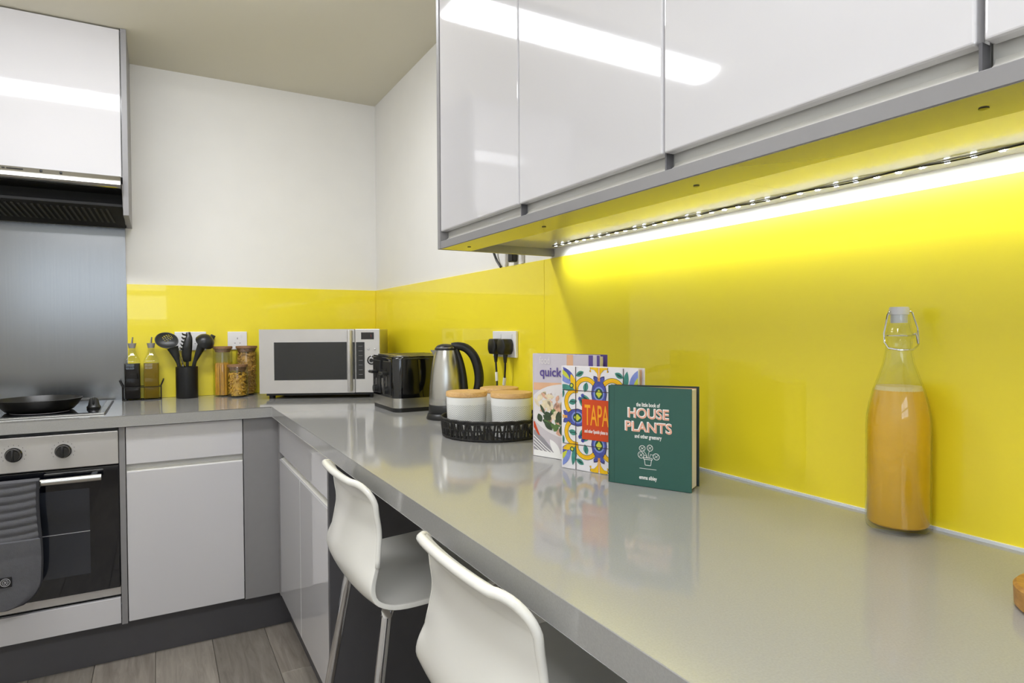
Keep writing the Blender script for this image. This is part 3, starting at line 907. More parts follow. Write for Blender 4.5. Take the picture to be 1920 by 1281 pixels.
for sy in (-0.062, 0.062):
    fpn = BX('end_panel', -tx - 0.004, -tx + 0.002, sy - 0.044, sy + 0.044, 0.060, 0.186, 'black', to, bev=0.002, local=True)
    BX('lever_track', -tx - 0.0047, -tx - 0.0035, sy - 0.004, sy + 0.004, 0.085, 0.160, 'blackgloss', fpn, local=True)
    BX('lever', -tx - 0.030, -tx - 0.003, sy - 0.021, sy + 0.021, 0.136, 0.147, 'nylon', fpn, bev=0.003, local=True)
    dl = obj('browning_dial', lathe([(0, 0), (0.015, 0), (0.014, 0.012), (0.0, 0.013)], 22), 'nylon', fpn, local=True)
    dl.rotation_euler = (0, -PI / 2, 0)
    dl.location = (-tx - 0.004, sy, 0.072 + 0.004)
    for j in range(3):
        BX('button', -tx - 0.006, -tx - 0.003, sy + 0.022, sy + 0.034, 0.090 + 0.02 * j, 0.101 + 0.02 * j, 'nylon', fpn, bev=0.001, local=True)

# ================================================================== kettle
ke = thing('kettle', 'brushed steel kettle with a black handle and lid', 'kettle', (-0.1640, -1.2940, 0.91))
obj('power_base', lathe([(0, 0), (0.066, 0), (0.067, 0.003), (0.062, 0.018), (0.058, 0.021), (0, 0.021)], 48), 'black', ke, local=True)
obj('lower_ring', lathe([(0.0585, 0.022), (0.0590, 0.024), (0.0580, 0.048), (0.0568, 0.0495)], 48), 'black', ke, local=True)
obj('body', lathe([(0.0568, 0.0495), (0.0572, 0.052), (0.0568, 0.075), (0.0552, 0.110), (0.0515, 0.150), (0.0455, 0.190), (0.0385, 0.222), (0.0352, 0.2335), (0.0, 0.2335)], 56, cap=True), 'steel', ke, local=True)
obj('steel_collar', lathe([(0.0358, 0.2335), (0.0375, 0.2360), (0.0370, 0.2395), (0.0335, 0.2410)], 48), 'black', ke, local=True)
obj('lid', lathe([(0.0350, 0.2400), (0.0340, 0.2435), (0.0270, 0.2500), (0.0140, 0.2540), (0.0, 0.2550)], 40), 'black', ke, local=True)
obj('lid_trim', tube([(0.0352 * math.cos(a), 0.0352 * math.sin(a), 0.2415) for a in [2 * PI * k / 40 for k in range(40)]], 0.0011, 6, True), 'chrome', ke, local=True)
hv = Vector((0.905, -0.425, 0))
def HP(d, z): return tuple(hv * d + Vector((0, 0, z)))
hpath = smooth_path([HP(0.020, 0.246), HP(0.045, 0.247), HP(0.072, 0.238), HP(0.096, 0.212), HP(0.110, 0.172), HP(0.114, 0.130), HP(0.106, 0.090), HP(0.088, 0.066), HP(0.060, 0.060)], 5)
nn = len(hpath)
obj('handle', tube(hpath, [0.0105 + 0.004 * math.sin(PI * i / (nn - 1)) for i in range(nn)], 14, flat=1.15, upv=(hv.y, -hv.x, 0)), 'black', ke, local=True)
strip = smooth_path([HP(0.034, 0.236), HP(0.046, 0.205), HP(0.055, 0.165), HP(0.0605, 0.115), HP(0.0620, 0.060)], 4)
obj('handle_mount', tube(strip, [0.010 + 0.006 * i / (len(strip) - 1) for i in range(len(strip))], 12, flat=1.1), 'black', ke, local=True)
obj('lid_button', lathe([(0, 0), (0.008, 0), (0.007, 0.004), (0, 0.005)], 16, HP(0.066, 0.249)), 'chrome', ke, local=True)
sp_dir = -hv
bm = bmesh.new()
pts = [sp_dir * 0.034 + Vector((0, 0, 0.205)), sp_dir * 0.052 + Vector((0, 0, 0.234)), sp_dir * 0.030 + Vector((-hv.y * 0.020, hv.x * 0.020, 0.234)), sp_dir * 0.030 + Vector((hv.y * 0.020, -hv.x * 0.020, 0.234))]
vs = [bm.verts.new(p) for p in pts]
for f in ((0, 1, 2), (0, 3, 1), (1, 3, 2), (0, 2, 3)):
    bm.faces.new([vs[i] for i in f])
obj('spout', bm, 'steel', ke, local=True)
bmw = bmesh.new()
add_box(bmw, 0, 0.008, -0.0005, 0.0005, -0.006, 0.006)
bmw.free()

# ================================================================== basket and canisters
BC = Vector((-0.172, -1.660, 0.91))
ba = thing('woven_tray', 'round black woven rattan tray holding three canisters', 'basket', BC)
obj('base_disc', lathe([(0, 0.0005), (0.146, 0.0005), (0.147, 0.004), (0, 0.004)], 64), 'rattan', ba, local=True)
def ring_pts(r, z, n=72, jit=0.0):
    return [(r * math.cos(2 * PI * k / n), r * math.sin(2 * PI * k / n), z + jit * math.sin(k * 2.1)) for k in range(n)]
for r, z, tr in ((0.1465, 0.0045, 0.0036), (0.1495, 0.0290, 0.0022), (0.1515, 0.0530, 0.0038), (0.1515, 0.0480, 0.0028)):
    obj('hoop', tube(ring_pts(r, z, 72, 0.0008), tr, 6, True), 'rattan', ba, local=True)
hang = [math.radians(-66), math.radians(114)]
strand = [None, None, None]
NS = 104
for k in range(NS):
    a = 2 * PI * k / NS
    if any(abs((a - h + PI) % (2 * PI) - PI) < 0.21 for h in hang):
        continue
    kind = k % 3
    if strand[kind] is None:
        lean = (-0.0045, 0.0035, 0.001)[kind]
        bm = tube([(0.1465, -lean, 0.004), (0.1495, 0.0, 0.028), (0.1515, lean, 0.0515)], (0.0028, 0.0031, 0.0026)[kind], 6, flat=1.2)
        o = obj('strand', bm, 'rattan', ba, local=True)
        strand[kind] = o.data
    else:
        o = bpy.data.objects.new('strand', strand[kind])
        COL.objects.link(o)
        o.parent = ba
    o.rotation_euler = (0, 0, a)
for h in hang:
    pts = []
    for k in range(32):
        t_ = 2 * PI * k / 32
        aa = h + 0.185 * math.cos(t_)
        rr_ = 0.1495
        pts.append((rr_ * math.cos(aa), rr_ * math.sin(aa), 0.028 + 0.0175 * math.sin(t_)))
    obj('handle_ring', tube(pts, 0.0042, 7, True), 'rattan', ba, local=True)

can_lab = ['white chevron canister at the front left of the tray', 'white chevron canister at the front right of the tray, touching the first cookbook in view', 'white chevron canister at the back of the tray']
cpos = [(-0.2511, -1.6435), (-0.1560, -1.7360), (-0.1160, -1.5900)]
can0 = None
for i, (cx_, cy_) in enumerate(cpos):
    if can0 is None:
        cn = thing('canister', can_lab[0], 'canister', (cx_, cy_, 0.9142), group='canisters in the woven tray')
        obj('pot', lathe([(0, 0), (0.050, 0), (0.0525, 0.002), (0.0545, 0.020), (0.0570, 0.075), (0.0580, 0.107), (0.0560, 0.109), (0.0545, 0.107), (0.0535, 0.075), (0.050, 0.006), (0, 0.006)], 72), 'ceramic', cn, local=True)
        ld_ = obj('lid', lathe([(0, 0.1092), (0.0575, 0.1092), (0.0590, 0.1105), (0.0590, 0.1210), (0.0575, 0.1228), (0, 0.1230)], 64), 'bamboo', cn, local=True)
        obj('gasket', tube([(0.0535 * math.cos(a), 0.0535 * math.sin(a), 0.1075) for a in [2 * PI * k / 48 for k in range(48)]], 0.0012, 5, True), 'black', ld_, local=True)
        can0 = cn
    else:
        cn = copy_tree(can0)
        cn['label'] = can_lab[i]
        cn.location = (cx_, cy_, 0.9142)
        cn.rotation_euler = (0, 0, 0.9 * i)

# ================================================================== books
def cover_art(name, parent, shapes, mats, y0=-0.0003, dy=0.00008):
    """flat print on a cover: list of (polygon [(x,z)...], material, layer)"""
    bm = bmesh.new()
    idx = {m: i for i, m in enumerate(mats)}
    for poly, m, layer in shapes:
        vs = [bm.verts.new((p[0], y0 - dy * layer, p[1])) for p in poly]
        area = sum(poly[i][0] * poly[(i + 1) % len(poly)][1] - poly[(i + 1) % len(poly)][0] * poly[i][1] for i in range(len(poly)))
        if area < 0:
            vs = vs[::-1]
        f = bm.faces.new(vs)
        f.material_index = idx[m]
    o = obj(name, bm, mats, parent, smooth=False, local=True, recalc=False)
    return o

def ell(cx, cz, a, b, rot=0.0, n=22, a0=0.0, a1=2 * PI):
    out = []
    for k in range(n):
        t = a0 + (a1 - a0) * k / (n if abs(a1 - a0) > 6.2 else n - 1)
        u, v = a * math.cos(t), b * math.sin(t)
        out.append((cx + u * math.cos(rot) - v * math.sin(rot), cz + u * math.sin(rot) + v * math.cos(rot)))
    return out

def band(cx, cz, r, w, a0, a1, n=18):
    o = [(cx + (r + w / 2) * math.cos(a0 + (a1 - a0) * k / (n - 1)), cz + (r + w / 2) * math.sin(a0 + (a1 - a0) * k / (n - 1))) for k in range(n)]
    i = [(cx + (r - w / 2) * math.cos(a0 + (a1 - a0) * k / (n - 1)), cz + (r - w / 2) * math.sin(a0 + (a1 - a0) * k / (n - 1))) for k in range(n)]
    return o + i[::-1]

def leaf(cx, cz, L_, w, rot, n=9):
    up_ = [(L_ * (k / (n - 1) - 0.5), w * math.sin(PI * k / (n - 1)) ** 0.8) for k in range(n)]
    pts = up_ + [(p[0], -p[1]) for p in up_[::-1][1:-1]]
    return [(cx + p[0] * math.cos(rot) - p[1] * math.sin(rot), cz + p[0] * math.sin(rot) + p[1] * math.cos(rot)) for p in pts]

def stroke(pts, w):
    out_a, out_b = [], []
    for i, p in enumerate(pts):
        q0, q1 = pts[max(i - 1, 0)], pts[min(i + 1, len(pts) - 1)]
        dx, dz = q1[0] - q0[0], q1[1] - q0[1]
        l_ = math.hypot(dx, dz) or 1
        out_a.append((p[0] - dz / l_ * w / 2, p[1] + dx / l_ * w / 2))
        out_b.append((p[0] + dz / l_ * w / 2, p[1] - dx / l_ * w / 2))
    return out_a + out_b[::-1]

def clip(poly, x0, x1, z0, z1):
    def cut(ps, f_in, inter):
        out = []
        for i in range(len(ps)):
            a, b = ps[i], ps[(i + 1) % len(ps)]
            if f_in(a):
                out.append(a)
                if not f_in(b): out.append(inter(a, b))
            elif f_in(b):
                out.append(inter(a, b))
        return out
    def ix(v): return lambda a, b: (v, a[1] + (b[1] - a[1]) * (v - a[0]) / (b[0] - a[0]))
    def iz(v): return lambda a, b: (a[0] + (b[0] - a[0]) * (v - a[1]) / (b[1] - a[1]), v)
    for fi, it in ((lambda p: p[0] >= x0, ix(x0)), (lambda p: p[0] <= x1, ix(x1)), (lambda p: p[1] >= z0, iz(z0)), (lambda p: p[1] <= z1, iz(z1))):
        if len(poly) < 3: return []
        poly = cut(poly, fi, it)
    return poly if len(poly) >= 3 else []

def make_book(label, loc, d, W, H, spread, th, front, spine, back, endpaper=None):
    rz = math.atan2(d[1], d[0])
    b = thing('book', label, 'book', (loc[0], loc[1], 0.91), rz, group='cookbooks standing on the worktop')
    fc = BX('front_cover', 0.0, W, 0.0, 0.0026, 0.0005, H, front, b, bev=0.0006, seg=1, local=True)
    a = math.atan2(spread - th, W)
    bm = bx(0.0, W, -0.0026, 0.0, 0.0005, H, bev=0.0006, seg=1)
    bmesh.ops.rotate(bm, verts=bm.verts[:], cent=(0, 0, 0), matrix=Matrix.Rotation(a, 3, 'Z'))
    bmesh.ops.translate(bm, verts=bm.verts[:], vec=(0, th + 0.0026, 0))
    obj('back_cover', bm, back, b, local=True)
    BX('spine', -0.0026, 0.0, 0.0, th + 0.002, 0.0005, H, spine, b, bev=0.0006, seg=1, local=True)
    e = spread - 0.0052
    obj('page_block', prism([(0.001, 0.003), (W - 0.005, 0.003), (W - 0.006, 0.003 + (e - 0.003) * 0.86), (0.001, th)], 'z', 0.004, H - 0.004), 'p_page', b, local=True)
    if endpaper:
        ea = math.atan2(spread - th - 0.004, W)
        bm = bx(0.002, W - 0.004, -0.0012, 0.0, 0.003, H - 0.003)
        bmesh.ops.rotate(bm, verts=bm.verts[:], cent=(0, 0, 0), matrix=Matrix.Rotation(ea, 3, 'Z'))
        bmesh.ops.translate(bm, verts=bm.verts[:], vec=(0, th - 0.001, 0))
        obj('endpaper', bm, endpaper, b, local=True)
    return b, fc

# --- green book
GW, GH = 0.1642, 0.1922
gb, gfc = make_book('green hardback book standing slightly open in front of the other books', (-0.2450, -2.2878), (0.0740, -0.1466), GW, GH, 0.058, 0.020, 'p_green', 'p_greendark', 'p_backdark', 'p_peach')
cxm = 0.0800
yt = -0.0004
text('lettering', 'the little book of', 0.0105, (cxm, yt, 0.1575), 'p_white', gfc, offset=0.00022, fitw=0.0475)
for body_, z_, fw_ in (('HOUSE', 0.1400, 0.0830), ('PLANTS', 0.1140, 0.0945)):
    text('title_edging', body_, 0.0262, (cxm - 0.0007, yt, z_ + 0.0006), 'p_white', gfc, offset=0.0009, fitw=fw_)  # printed white edge behind the salmon letters
    text('title_lettering', body_, 0.0262, (cxm + 0.0006, yt - 0.00025, z_ - 0.0006), 'p_salmon', gfc, offset=0.0004, fitw=fw_ - 0.002)
text('lettering', 'and other greenery', 0.0105, (cxm, yt, 0.0965), 'p_white', gfc, offset=0.00022, fitw=0.0540)
text('author_lettering', 'emma sibley', 0.0105, (cxm, yt, 0.0180), 'p_white', gfc, offset=0.00022, fitw=0.0355)
sh = []
icx, icz = cxm, 0.060
def S(pts, w=0.0010): sh.append((stroke([(icx + p[0], icz + p[1]) for p in pts], w), 'p_white', 1))
def ringline(x, z, a, b, rot=0, w=0.0010):
    p = ell(x, z, a, b, rot, 22)
    S(p + p[:1], w)
S([(-0.0085, -0.0035), (0.0085, -0.0035)]); S([(-0.0085, -0.0035), (-0.0085, -0.0065)]); S([(0.0085, -0.0035), (0.0085, -0.0065)])
S([(-0.0085, -0.0065), (0.0085, -0.0065)]); S([(-0.0072, -0.0065), (-0.0055, -0.0175)]); S([(0.0072, -0.0065), (0.0055, -0.0175)]); S([(-0.0055, -0.0175), (0.0055, -0.0175)])
for x_, z_, a_, b_, r_ in ((-0.0115, 0.0140, 0.0060, 0.0052, 0.3), (0.0040, 0.0160, 0.0055, 0.0058, 0.0), (-0.0140, 0.0010, 0.0058, 0.0062, 0.5), (0.0165, 0.0005, 0.0062, 0.0058, -0.4)):
    ringline(x_, z_, a_, b_, r_)
    S([(x_ - a_ * 0.6, z_ - b_ * 0.5), (x_ + a_ * 0.2, z_ + b_ * 0.1), (x_ + a_ * 0.6, z_ + b_ * 0.55)], 0.0007)
    S([(x_ - a_ * 0.5, z_ + b_ * 0.4), (x_ + a_ * 0.1, z_)], 0.0007); S([(x_ + a_ * 0.5, z_ - b_ * 0.4), (x_, z_ - b_ * 0.1)], 0.0007)
S([(-0.009, 0.0095), (-0.004, 0.004), (-0.0015, -0.0035)], 0.0008); S([(0.003, 0.0105), (0.001, 0.004), (0.0005, -0.0035)], 0.0008)
S([(-0.0085, 0.001), (-0.004, 0.0015), (-0.003, -0.0035)], 0.0008); S([(0.0105, 0.003), (0.005, 0.004), (0.003, -0.0035)], 0.0008)
S([(-0.0170, -0.0245), (0.0170, -0.0245)], 0.0008)
cover_art('plant_emblem', gfc, sh, ['p_white'])
BX('hinge_groove', 0.0098, 0.0106, -0.0002, 0.0004, 0.002, GH - 0.002, 'p_greendark', gfc, local=True)

# --- tile-patterned book
TW, TH = 0.1860, 0.2233
tb, tfc = make_book('tapas cookbook with a painted tile cover between two other books', (-0.2521, -2.1332), (0.345316, -0.938486), TW, TH, 0.026, 0.016, 'p_tile', 'p_tile', 'p_tile', 'p_pink')
sh = []
T = 0.1165
tcx, tcz = TW / 2 + 0.001, TH * 0.508
def add(poly, m, layer, clipit=True):
    p = clip(poly, 0.0006, TW - 0.0006, 0.0014, TH - 0.0008)
    if p: sh.append((p, m, layer))
def tr(poly, k):
    """rotate by k quarter turns about the tile centre"""
    c, s_ = [(1, 0), (0, 1), (-1, 0), (0, -1)][k % 4]
    return [(tcx + (p[0]) * c - (p[1]) * s_, tcz + (p[0]) * s_ + (p[1]) * c) for p in poly]
for k in range(4):
    h = T / 2
    # blue vase on the tile edge midpoint, pointing outwards (local +z is outwards)
    vase = [(-0.0150, h - 0.018), (-0.0175, h - 0.004), (-0.0150, h + 0.010), (-0.0085, h + 0.019), (-0.0125, h + 0.025), (-0.0120, h + 0.031), (-0.0060, h + 0.030), (0, h + 0.026),
            (0.0060, h + 0.030), (0.0120, h + 0.031), (0.0125, h + 0.025), (0.0085, h + 0.019), (0.0150, h + 0.010), (0.0175, h - 0.004), (0.0150, h - 0.018), (0.0, h - 0.026)]
    add(tr([(p[0] * 1.10, h + (p[1] - h) * 1.07) for p in vase], k), 'p_navy', 3)
    add(tr(vase, k), 'p_blue', 4)
    add(tr(ell(0, h - 0.004, 0.0130, 0.0150), k), 'p_lblue', 5)
    add(tr(ell(0, h - 0.004, 0.0098, 0.0115), k), 'p_dteal', 6)
    add(tr([(0, h + 0.005), (0.0075, h - 0.004), (0, h - 0.013), (-0.0075, h - 0.004)], k), 'p_lime', 7)
    # yellow tulip beyond the vase
    for sg in (-1, 1):
        tul = [(sg * 0.0012, h + 0.024), (sg * 0.0040, h + 0.038), (sg * 0.0115, h + 0.046), (sg * 0.0200, h + 0.047), (sg * 0.0225, h + 0.042), (sg * 0.0190, h + 0.0405), (sg * 0.0215, h + 0.052), (sg * 0.010, h + 0.056), (sg * 0.002, h + 0.054)]
        add(tr([(p[0] * 1.06, p[1]) for p in tul], k), 'p_line', 3)
        add(tr(tul, k), 'p_yellow', 4)
        add(tr(stroke([(sg * 0.0015, h + 0.022), (sg * 0.0022, h + 0.052)], 0.0022), k), 'p_gold', 5)
    # the yellow arcs springing from the vase to the tile corners
    for sg in (-1, 1):
        cxa, cza, ra = sg * 0.0325, h - 0.001, 0.0262
        a0, a1 = (PI * 0.84, -PI * 0.06) if sg > 0 else (PI * 0.16, PI * 1.06)
        add(tr(band(cxa, cza, ra, 0.0105, a0, a1), k), 'p_line', 1)
        add(tr(band(cxa, cza, ra, 0.0085, a0, a1), k), 'p_yellow', 2)
        add(tr(band(cxa, cza, ra - 0.0012, 0.0016, a0, a1), k), 'p_gold', 3)
        add(tr(leaf(sg * 0.0330, h + 0.008, 0.022, 0.0062, PI / 2 + sg * 0.25), k), 'p_teal', 2)
        add(tr(stroke([(sg * 0.0330, h - 0.001), (sg * 0.0335, h + 0.015)], 0.0018), k), 'p_dteal', 3)
        add(tr(leaf(sg * 0.0480, h + 0.036, 0.022, 0.0058, -sg * 0.45), k), 'p_teal', 2)
        add(tr(leaf(sg * 0.0480, h + 0.036, 0.016, 0.0022, -sg * 0.45), k), 'p_dteal', 3)
        add(tr(leaf(sg * 0.0400, h - 0.026, 0.034, 0.0075, sg * 0.9), k), 'p_teal', 2)
        add(tr(leaf(sg * 0.0400, h - 0.027, 0.026, 0.0030, sg * 0.9), k), 'p_dteal', 3)
        add(tr(ell(sg * 0.0480, h - 0.0175, 0.0042, 0.0042), k), 'p_blue', 3)
    # corner flower of the neighbouring tiles
    q = T / 2
    add(tr(leaf(q + 0.030, q + 0.016, 0.052, 0.0085, 0.75), k), 'p_blue', 2)
    add(tr(leaf(q + 0.024, q + 0.030, 0.044, 0.0070, 1.05), k), 'p_lblue', 3)
    add(tr(leaf(q + 0.034, q + 0.028, 0.034, 0.0046, 0.85), k), 'p_lime', 4)
    add(tr(leaf(q + 0.016, q + 0.006, 0.040, 0.0070, 0.35), k), 'p_yellow', 3)
    add(tr(leaf(q + 0.005, q + 0.024, 0.044, 0.0065, 1.4), k), 'p_teal', 3)
    add(tr(ell(q + 0.010, q + 0.011, 0.0055, 0.0055), k), 'p_dteal', 4)
    add(tr(ell(q + 0.010, q + 0.011, 0.0032, 0.0032), k), 'p_lime', 5)
for v in (tcx - T / 2, tcx + T / 2):
    add([(v - 0.0009, 0), (v + 0.0009, 0), (v + 0.0009, TH), (v - 0.0009, TH)], 'p_line', 9)
for v in (tcz - T / 2, tcz + T / 2):
    add([(0, v - 0.0007), (TW, v - 0.0007), (TW, v + 0.0007), (0, v + 0.0007)], 'p_line', 9)
LX0, LX1, LZ0, LZ1 = 0.0520, 0.1360, 0.0690, 0.1545
add([(LX0, LZ0), (LX1, LZ0), (LX1, LZ1), (LX0, LZ1)], 'p_orange', 11)
cover_art('tile_print', tfc, sh, ['p_navy', 'p_blue', 'p_lblue', 'p_dteal', 'p_lime', 'p_line', 'p_yellow', 'p_gold', 'p_teal', 'p_orange'])
text('title_lettering', 'TAPAS', 0.0620, (LX0 + 0.0065, -0.0014, 0.1190), 'p_gold', tfc, offset=0.0004, fitw=0.0700, align='LEFT')
text('lettering', 'and other Spanish plates to share', 0.0105, (LX0 + 0.0065, -0.0014, 0.0870), 'p_white', tfc, offset=0.0002, fitw=0.0700, align='LEFT')

# --- salad book
QW, QH = 0.1880, 0.2455
qb, qfc = make_book('quick cookbook with a salad bowl cover, behind the tile-patterned one', (-0.2365, -1.9871), (0.338, -0.9412), QW, QH, 0.030, 0.014, 'p_lilac', 'p_lilac', 'p_purple', None)
sh = []
def addq(poly, m, layer):
    p = clip(poly, 0.0006, QW - 0.0006, 0.0010, QH - 0.0010)
    if p: sh.append((p, m, layer))
addq([(0.098, 0.200), (0.116, 0.200), (0.116, QH), (0.098, QH)], 'p_peach', 1)
addq([(0.0, 0.158), (QW, 0.168), (QW, 0.182), (0.0, 0.176)], 'p_peach', 1)
addq([(0.158, 0.0), (QW, 0.0), (QW, QH), (0.158, QH)], 'p_purple', 2)
addq([(0.170, 0.0), (0.180, 0.0), (0.180, QH), (0.170, QH)], 'p_lilac', 3)
addq(ell(0.112, 0.098, 0.122, 0.078, -0.10, 40, PI, 2 * PI), 'p_bowlsh', 2)
addq(ell(0.112, 0.112, 0.124, 0.064, -0.06, 40), 'p_bowl', 3)
random.seed(5)
for i in range(150):
    t_, r_ = random.uniform(0, 2 * PI), math.sqrt(random.random())
    x_, z_ = 0.100 + 0.094 * r_ * math.cos(t_), 0.108 + 0.050 * r_ * math.sin(t_) - 0.1 * (0.1 * r_ * math.cos(t_))
    m_ = random.choice(['p_leaf', 'p_leafd', 'p_leaf', 'p_cream', 'p_pink', 'p_leafd'] if z_ < 0.118 else ['p_cream', 'p_pink', 'p_cream', 'p_bowl', 'p_pink'])
    addq(leaf(x_, z_, random.uniform(0.014, 0.032), random.uniform(0.004, 0.009), random.uniform(0, PI)), m_, 4 + i % 9)
addq([(0.0, 0.018), (0.05, 0.004), (0.075, 0.004), (0.012, 0.062), (0.0, 0.062)], 'p_fork', 1)
for k in range(4):
    addq(stroke([(0.0, 0.050 - 0.008 * k), (0.035, 0.026 - 0.007 * k), (0.070, 0.006 - 0.004 * k)], 0.0022), 'p_white', 3)
addq(leaf(0.065, 0.024, 0.052, 0.010, -0.9), 'p_white', 3)
addq([(0.0, 0.0), (QW, 0.0), (QW, 0.012), (0.0, 0.015)], 'p_white', 2)
addq([(0.0, 0.070), (0.014, 0.052), (0.020, 0.050), (0.004, 0.082), (0.0, 0.084)], 'p_orange', 3)
cover_art('photo_print', qfc, sh, ['p_peach', 'p_purple', 'p_lilac', 'p_bowlsh', 'p_bowl', 'p_leaf', 'p_leafd', 'p_cream', 'p_pink', 'p_fork', 'p_white', 'p_orange'])
text('title_lettering', 'quick', 0.0300, (0.0200, -0.0016, 0.2020), 'p_purple', qfc, offset=0.0005, fitw=0.0640, align='LEFT')
text('lettering', 'food', 0.0240, (0.0190, -0.0016, 0.2290), 'p_bowl', qfc, offset=0.0003, xs=0.7, align='LEFT')

# ================================================================== juice bottle
jb = thing('juice_bottle', 'swing-top glass bottle of orange juice on the worktop', 'bottle', (-0.0530, -2.7370, 0.9102))
outer = [(0.0, 0.0), (0.036, 0.0), (0.0418, 0.003), (0.0432, 0.010), (0.0432, 0.155), (0.0424, 0.170), (0.0392, 0.190), (0.0340, 0.210), (0.0268, 0.231), (0.0208, 0.250), (0.0178, 0.268), (0.0168, 0.285), (0.0192, 0.288), (0.0192, 0.294), (0.0172, 0.298), (0.0138, 0.318), (0.0136, 0.322)]
inner = [(max(0, r - 0.0020), z) for r, z in outer if z > 0.005][::-1]
inner = inner + [(0.036, 0.007), (0.0, 0.007)]
obj('glass', lathe(outer + inner, 56, cap=False), 'glass', jb, local=True, ang=1.0)
jl = [(0.0, 0.0075), (0.0360, 0.0075), (0.0406, 0.012), (0.0408, 0.155), (0.0400, 0.170), (0.0368, 0.190), (0.0316, 0.2095), (0.0306, 0.2125)]
obj('juice', lathe(jl + [(0.0, 0.2125)], 56), 'juice', jb, local=True, ang=1.2)
obj('foam', lathe([(0.0318, 0.2085), (0.0310, 0.2125), (0.0295, 0.2158), (0.0, 0.2162)], 48), 'foam', jb, local=True)
cp = obj('stopper', lathe([(0.0, 0.310), (0.0112, 0.310), (0.0114, 0.3222), (0.0132, 0.3225), (0.0134, 0.3315), (0.0122, 0.3338), (0.0, 0.3342)], 32), 'swingcap', jb, local=True)
ca = Vector((math.cos(yaw), -math.sin(yaw), 0)); cb = Vector((-math.sin(yaw), -math.cos(yaw), 0))
def W3(a, b, z): return tuple(ca * a + cb * b + Vector((0, 0, z)))
obj('wire_bail', tube([W3(0.010, 0, 0.327), W3(0.0165, 0, 0.3275), W3(0.0192, 0.001, 0.325), W3(0.0268, 0.002, 0.302), W3(0.0280, 0.003, 0.278)], 0.0013, 7), 'chrome', jb, local=True)
obj('wire_bail', tube([W3(-0.010, 0, 0.327), W3(-0.0155, 0, 0.3265), W3(-0.0180, 0.001, 0.322), W3(-0.0238, 0.002, 0.294), W3(-0.0240, 0.004, 0.281), W3(-0.0215, 0.010, 0.2725), W3(-0.010, 0.0195, 0.2700), W3(0.008, 0.0205, 0.2705), W3(0.020, 0.012, 0.2755), W3(0.0270, 0.004, 0.2785)], 0.0014, 7), 'chrome', jb, local=True)
obj('pivot_loop', tube([W3(0.0185, 0.004, 0.292), W3(0.0225, 0.004, 0.2945), W3(0.0250, 0.004, 0.289), W3(0.0268, 0.004, 0.279)], 0.0016, 7), 'chrome', jb, local=True)
obj('neck_wire', tube([(0.0194 * math.cos(a), 0.0194 * math.sin(a), 0.291) for a in [2 * PI * k / 36 for k in range(36)]], 0.0009, 6, True), 'chrome', jb, local=True)

# wooden dish at the right edge
wd = tag(obj('wooden_dish', lathe([(0, 0), (0.056, 0), (0.060, 0.004), (0.061, 0.024), (0.058, 0.0275), (0.050, 0.0275), (0.047, 0.024), (0.044, 0.012), (0, 0.010)], 56, (-0.1860, -3.0020, 0.91)), 'boardwood'), 'round wooden dish cut off at the right edge of the worktop', 'dish')

# ================================================================== jars, oils and utensils
def jar(label, cx_, cy_, r, h, lid_r):
    t = thing('pasta_jar', label, 'jar', (cx_, cy_, 0.91), group='glass pasta jars beside the microwave')
    prof = [(0, 0), (r - 0.004, 0), (r, 0.004), (r, h - 0.004), (r - 0.001, h), (r - 0.0025, h), (r - 0.0025, 0.006), (0, 0.005)]
    obj('glass', lathe(prof, 44, cap=False), 'glass', t, local=True)
    lo2 = obj('lid', lathe([(0, h - 0.016), (r - 0.010, h - 0.016), (r - 0.0032, h + 0.0002), (r + 0.0005, h + 0.0004), (r + 0.0005, h + 0.010), (r - 0.001, h + 0.011), (0, h + 0.0112)], 44), 'lidwood', t, local=True)
    return t
random.seed(11)
j1 = jar('tall glass jar of dry spaghetti beside the utensil pot', -0.757, -0.068, 0.0415, 0.220, 0.04)
bm = bmesh.new()
for i in range(150):
    a, q = random.uniform(0, 2 * PI), 0.033 * math.sqrt(random.random())
    z1 = 0.148 + random.uniform(-0.012, 0.008)
    x0, y0 = q * math.cos(a), q * math.sin(a)
    x1, y1 = x0 * 1.0 + random.uniform(-0.003, 0.003), y0 + random.uniform(-0.003, 0.003)
    add_tube(bm, [(x0, y0, 0.006), (x1, y1, z1)], 0.0016, 5)
o = obj('spaghetti', bm, 'spaghetti', j1, local=True); o['kind'] = 'stuff'
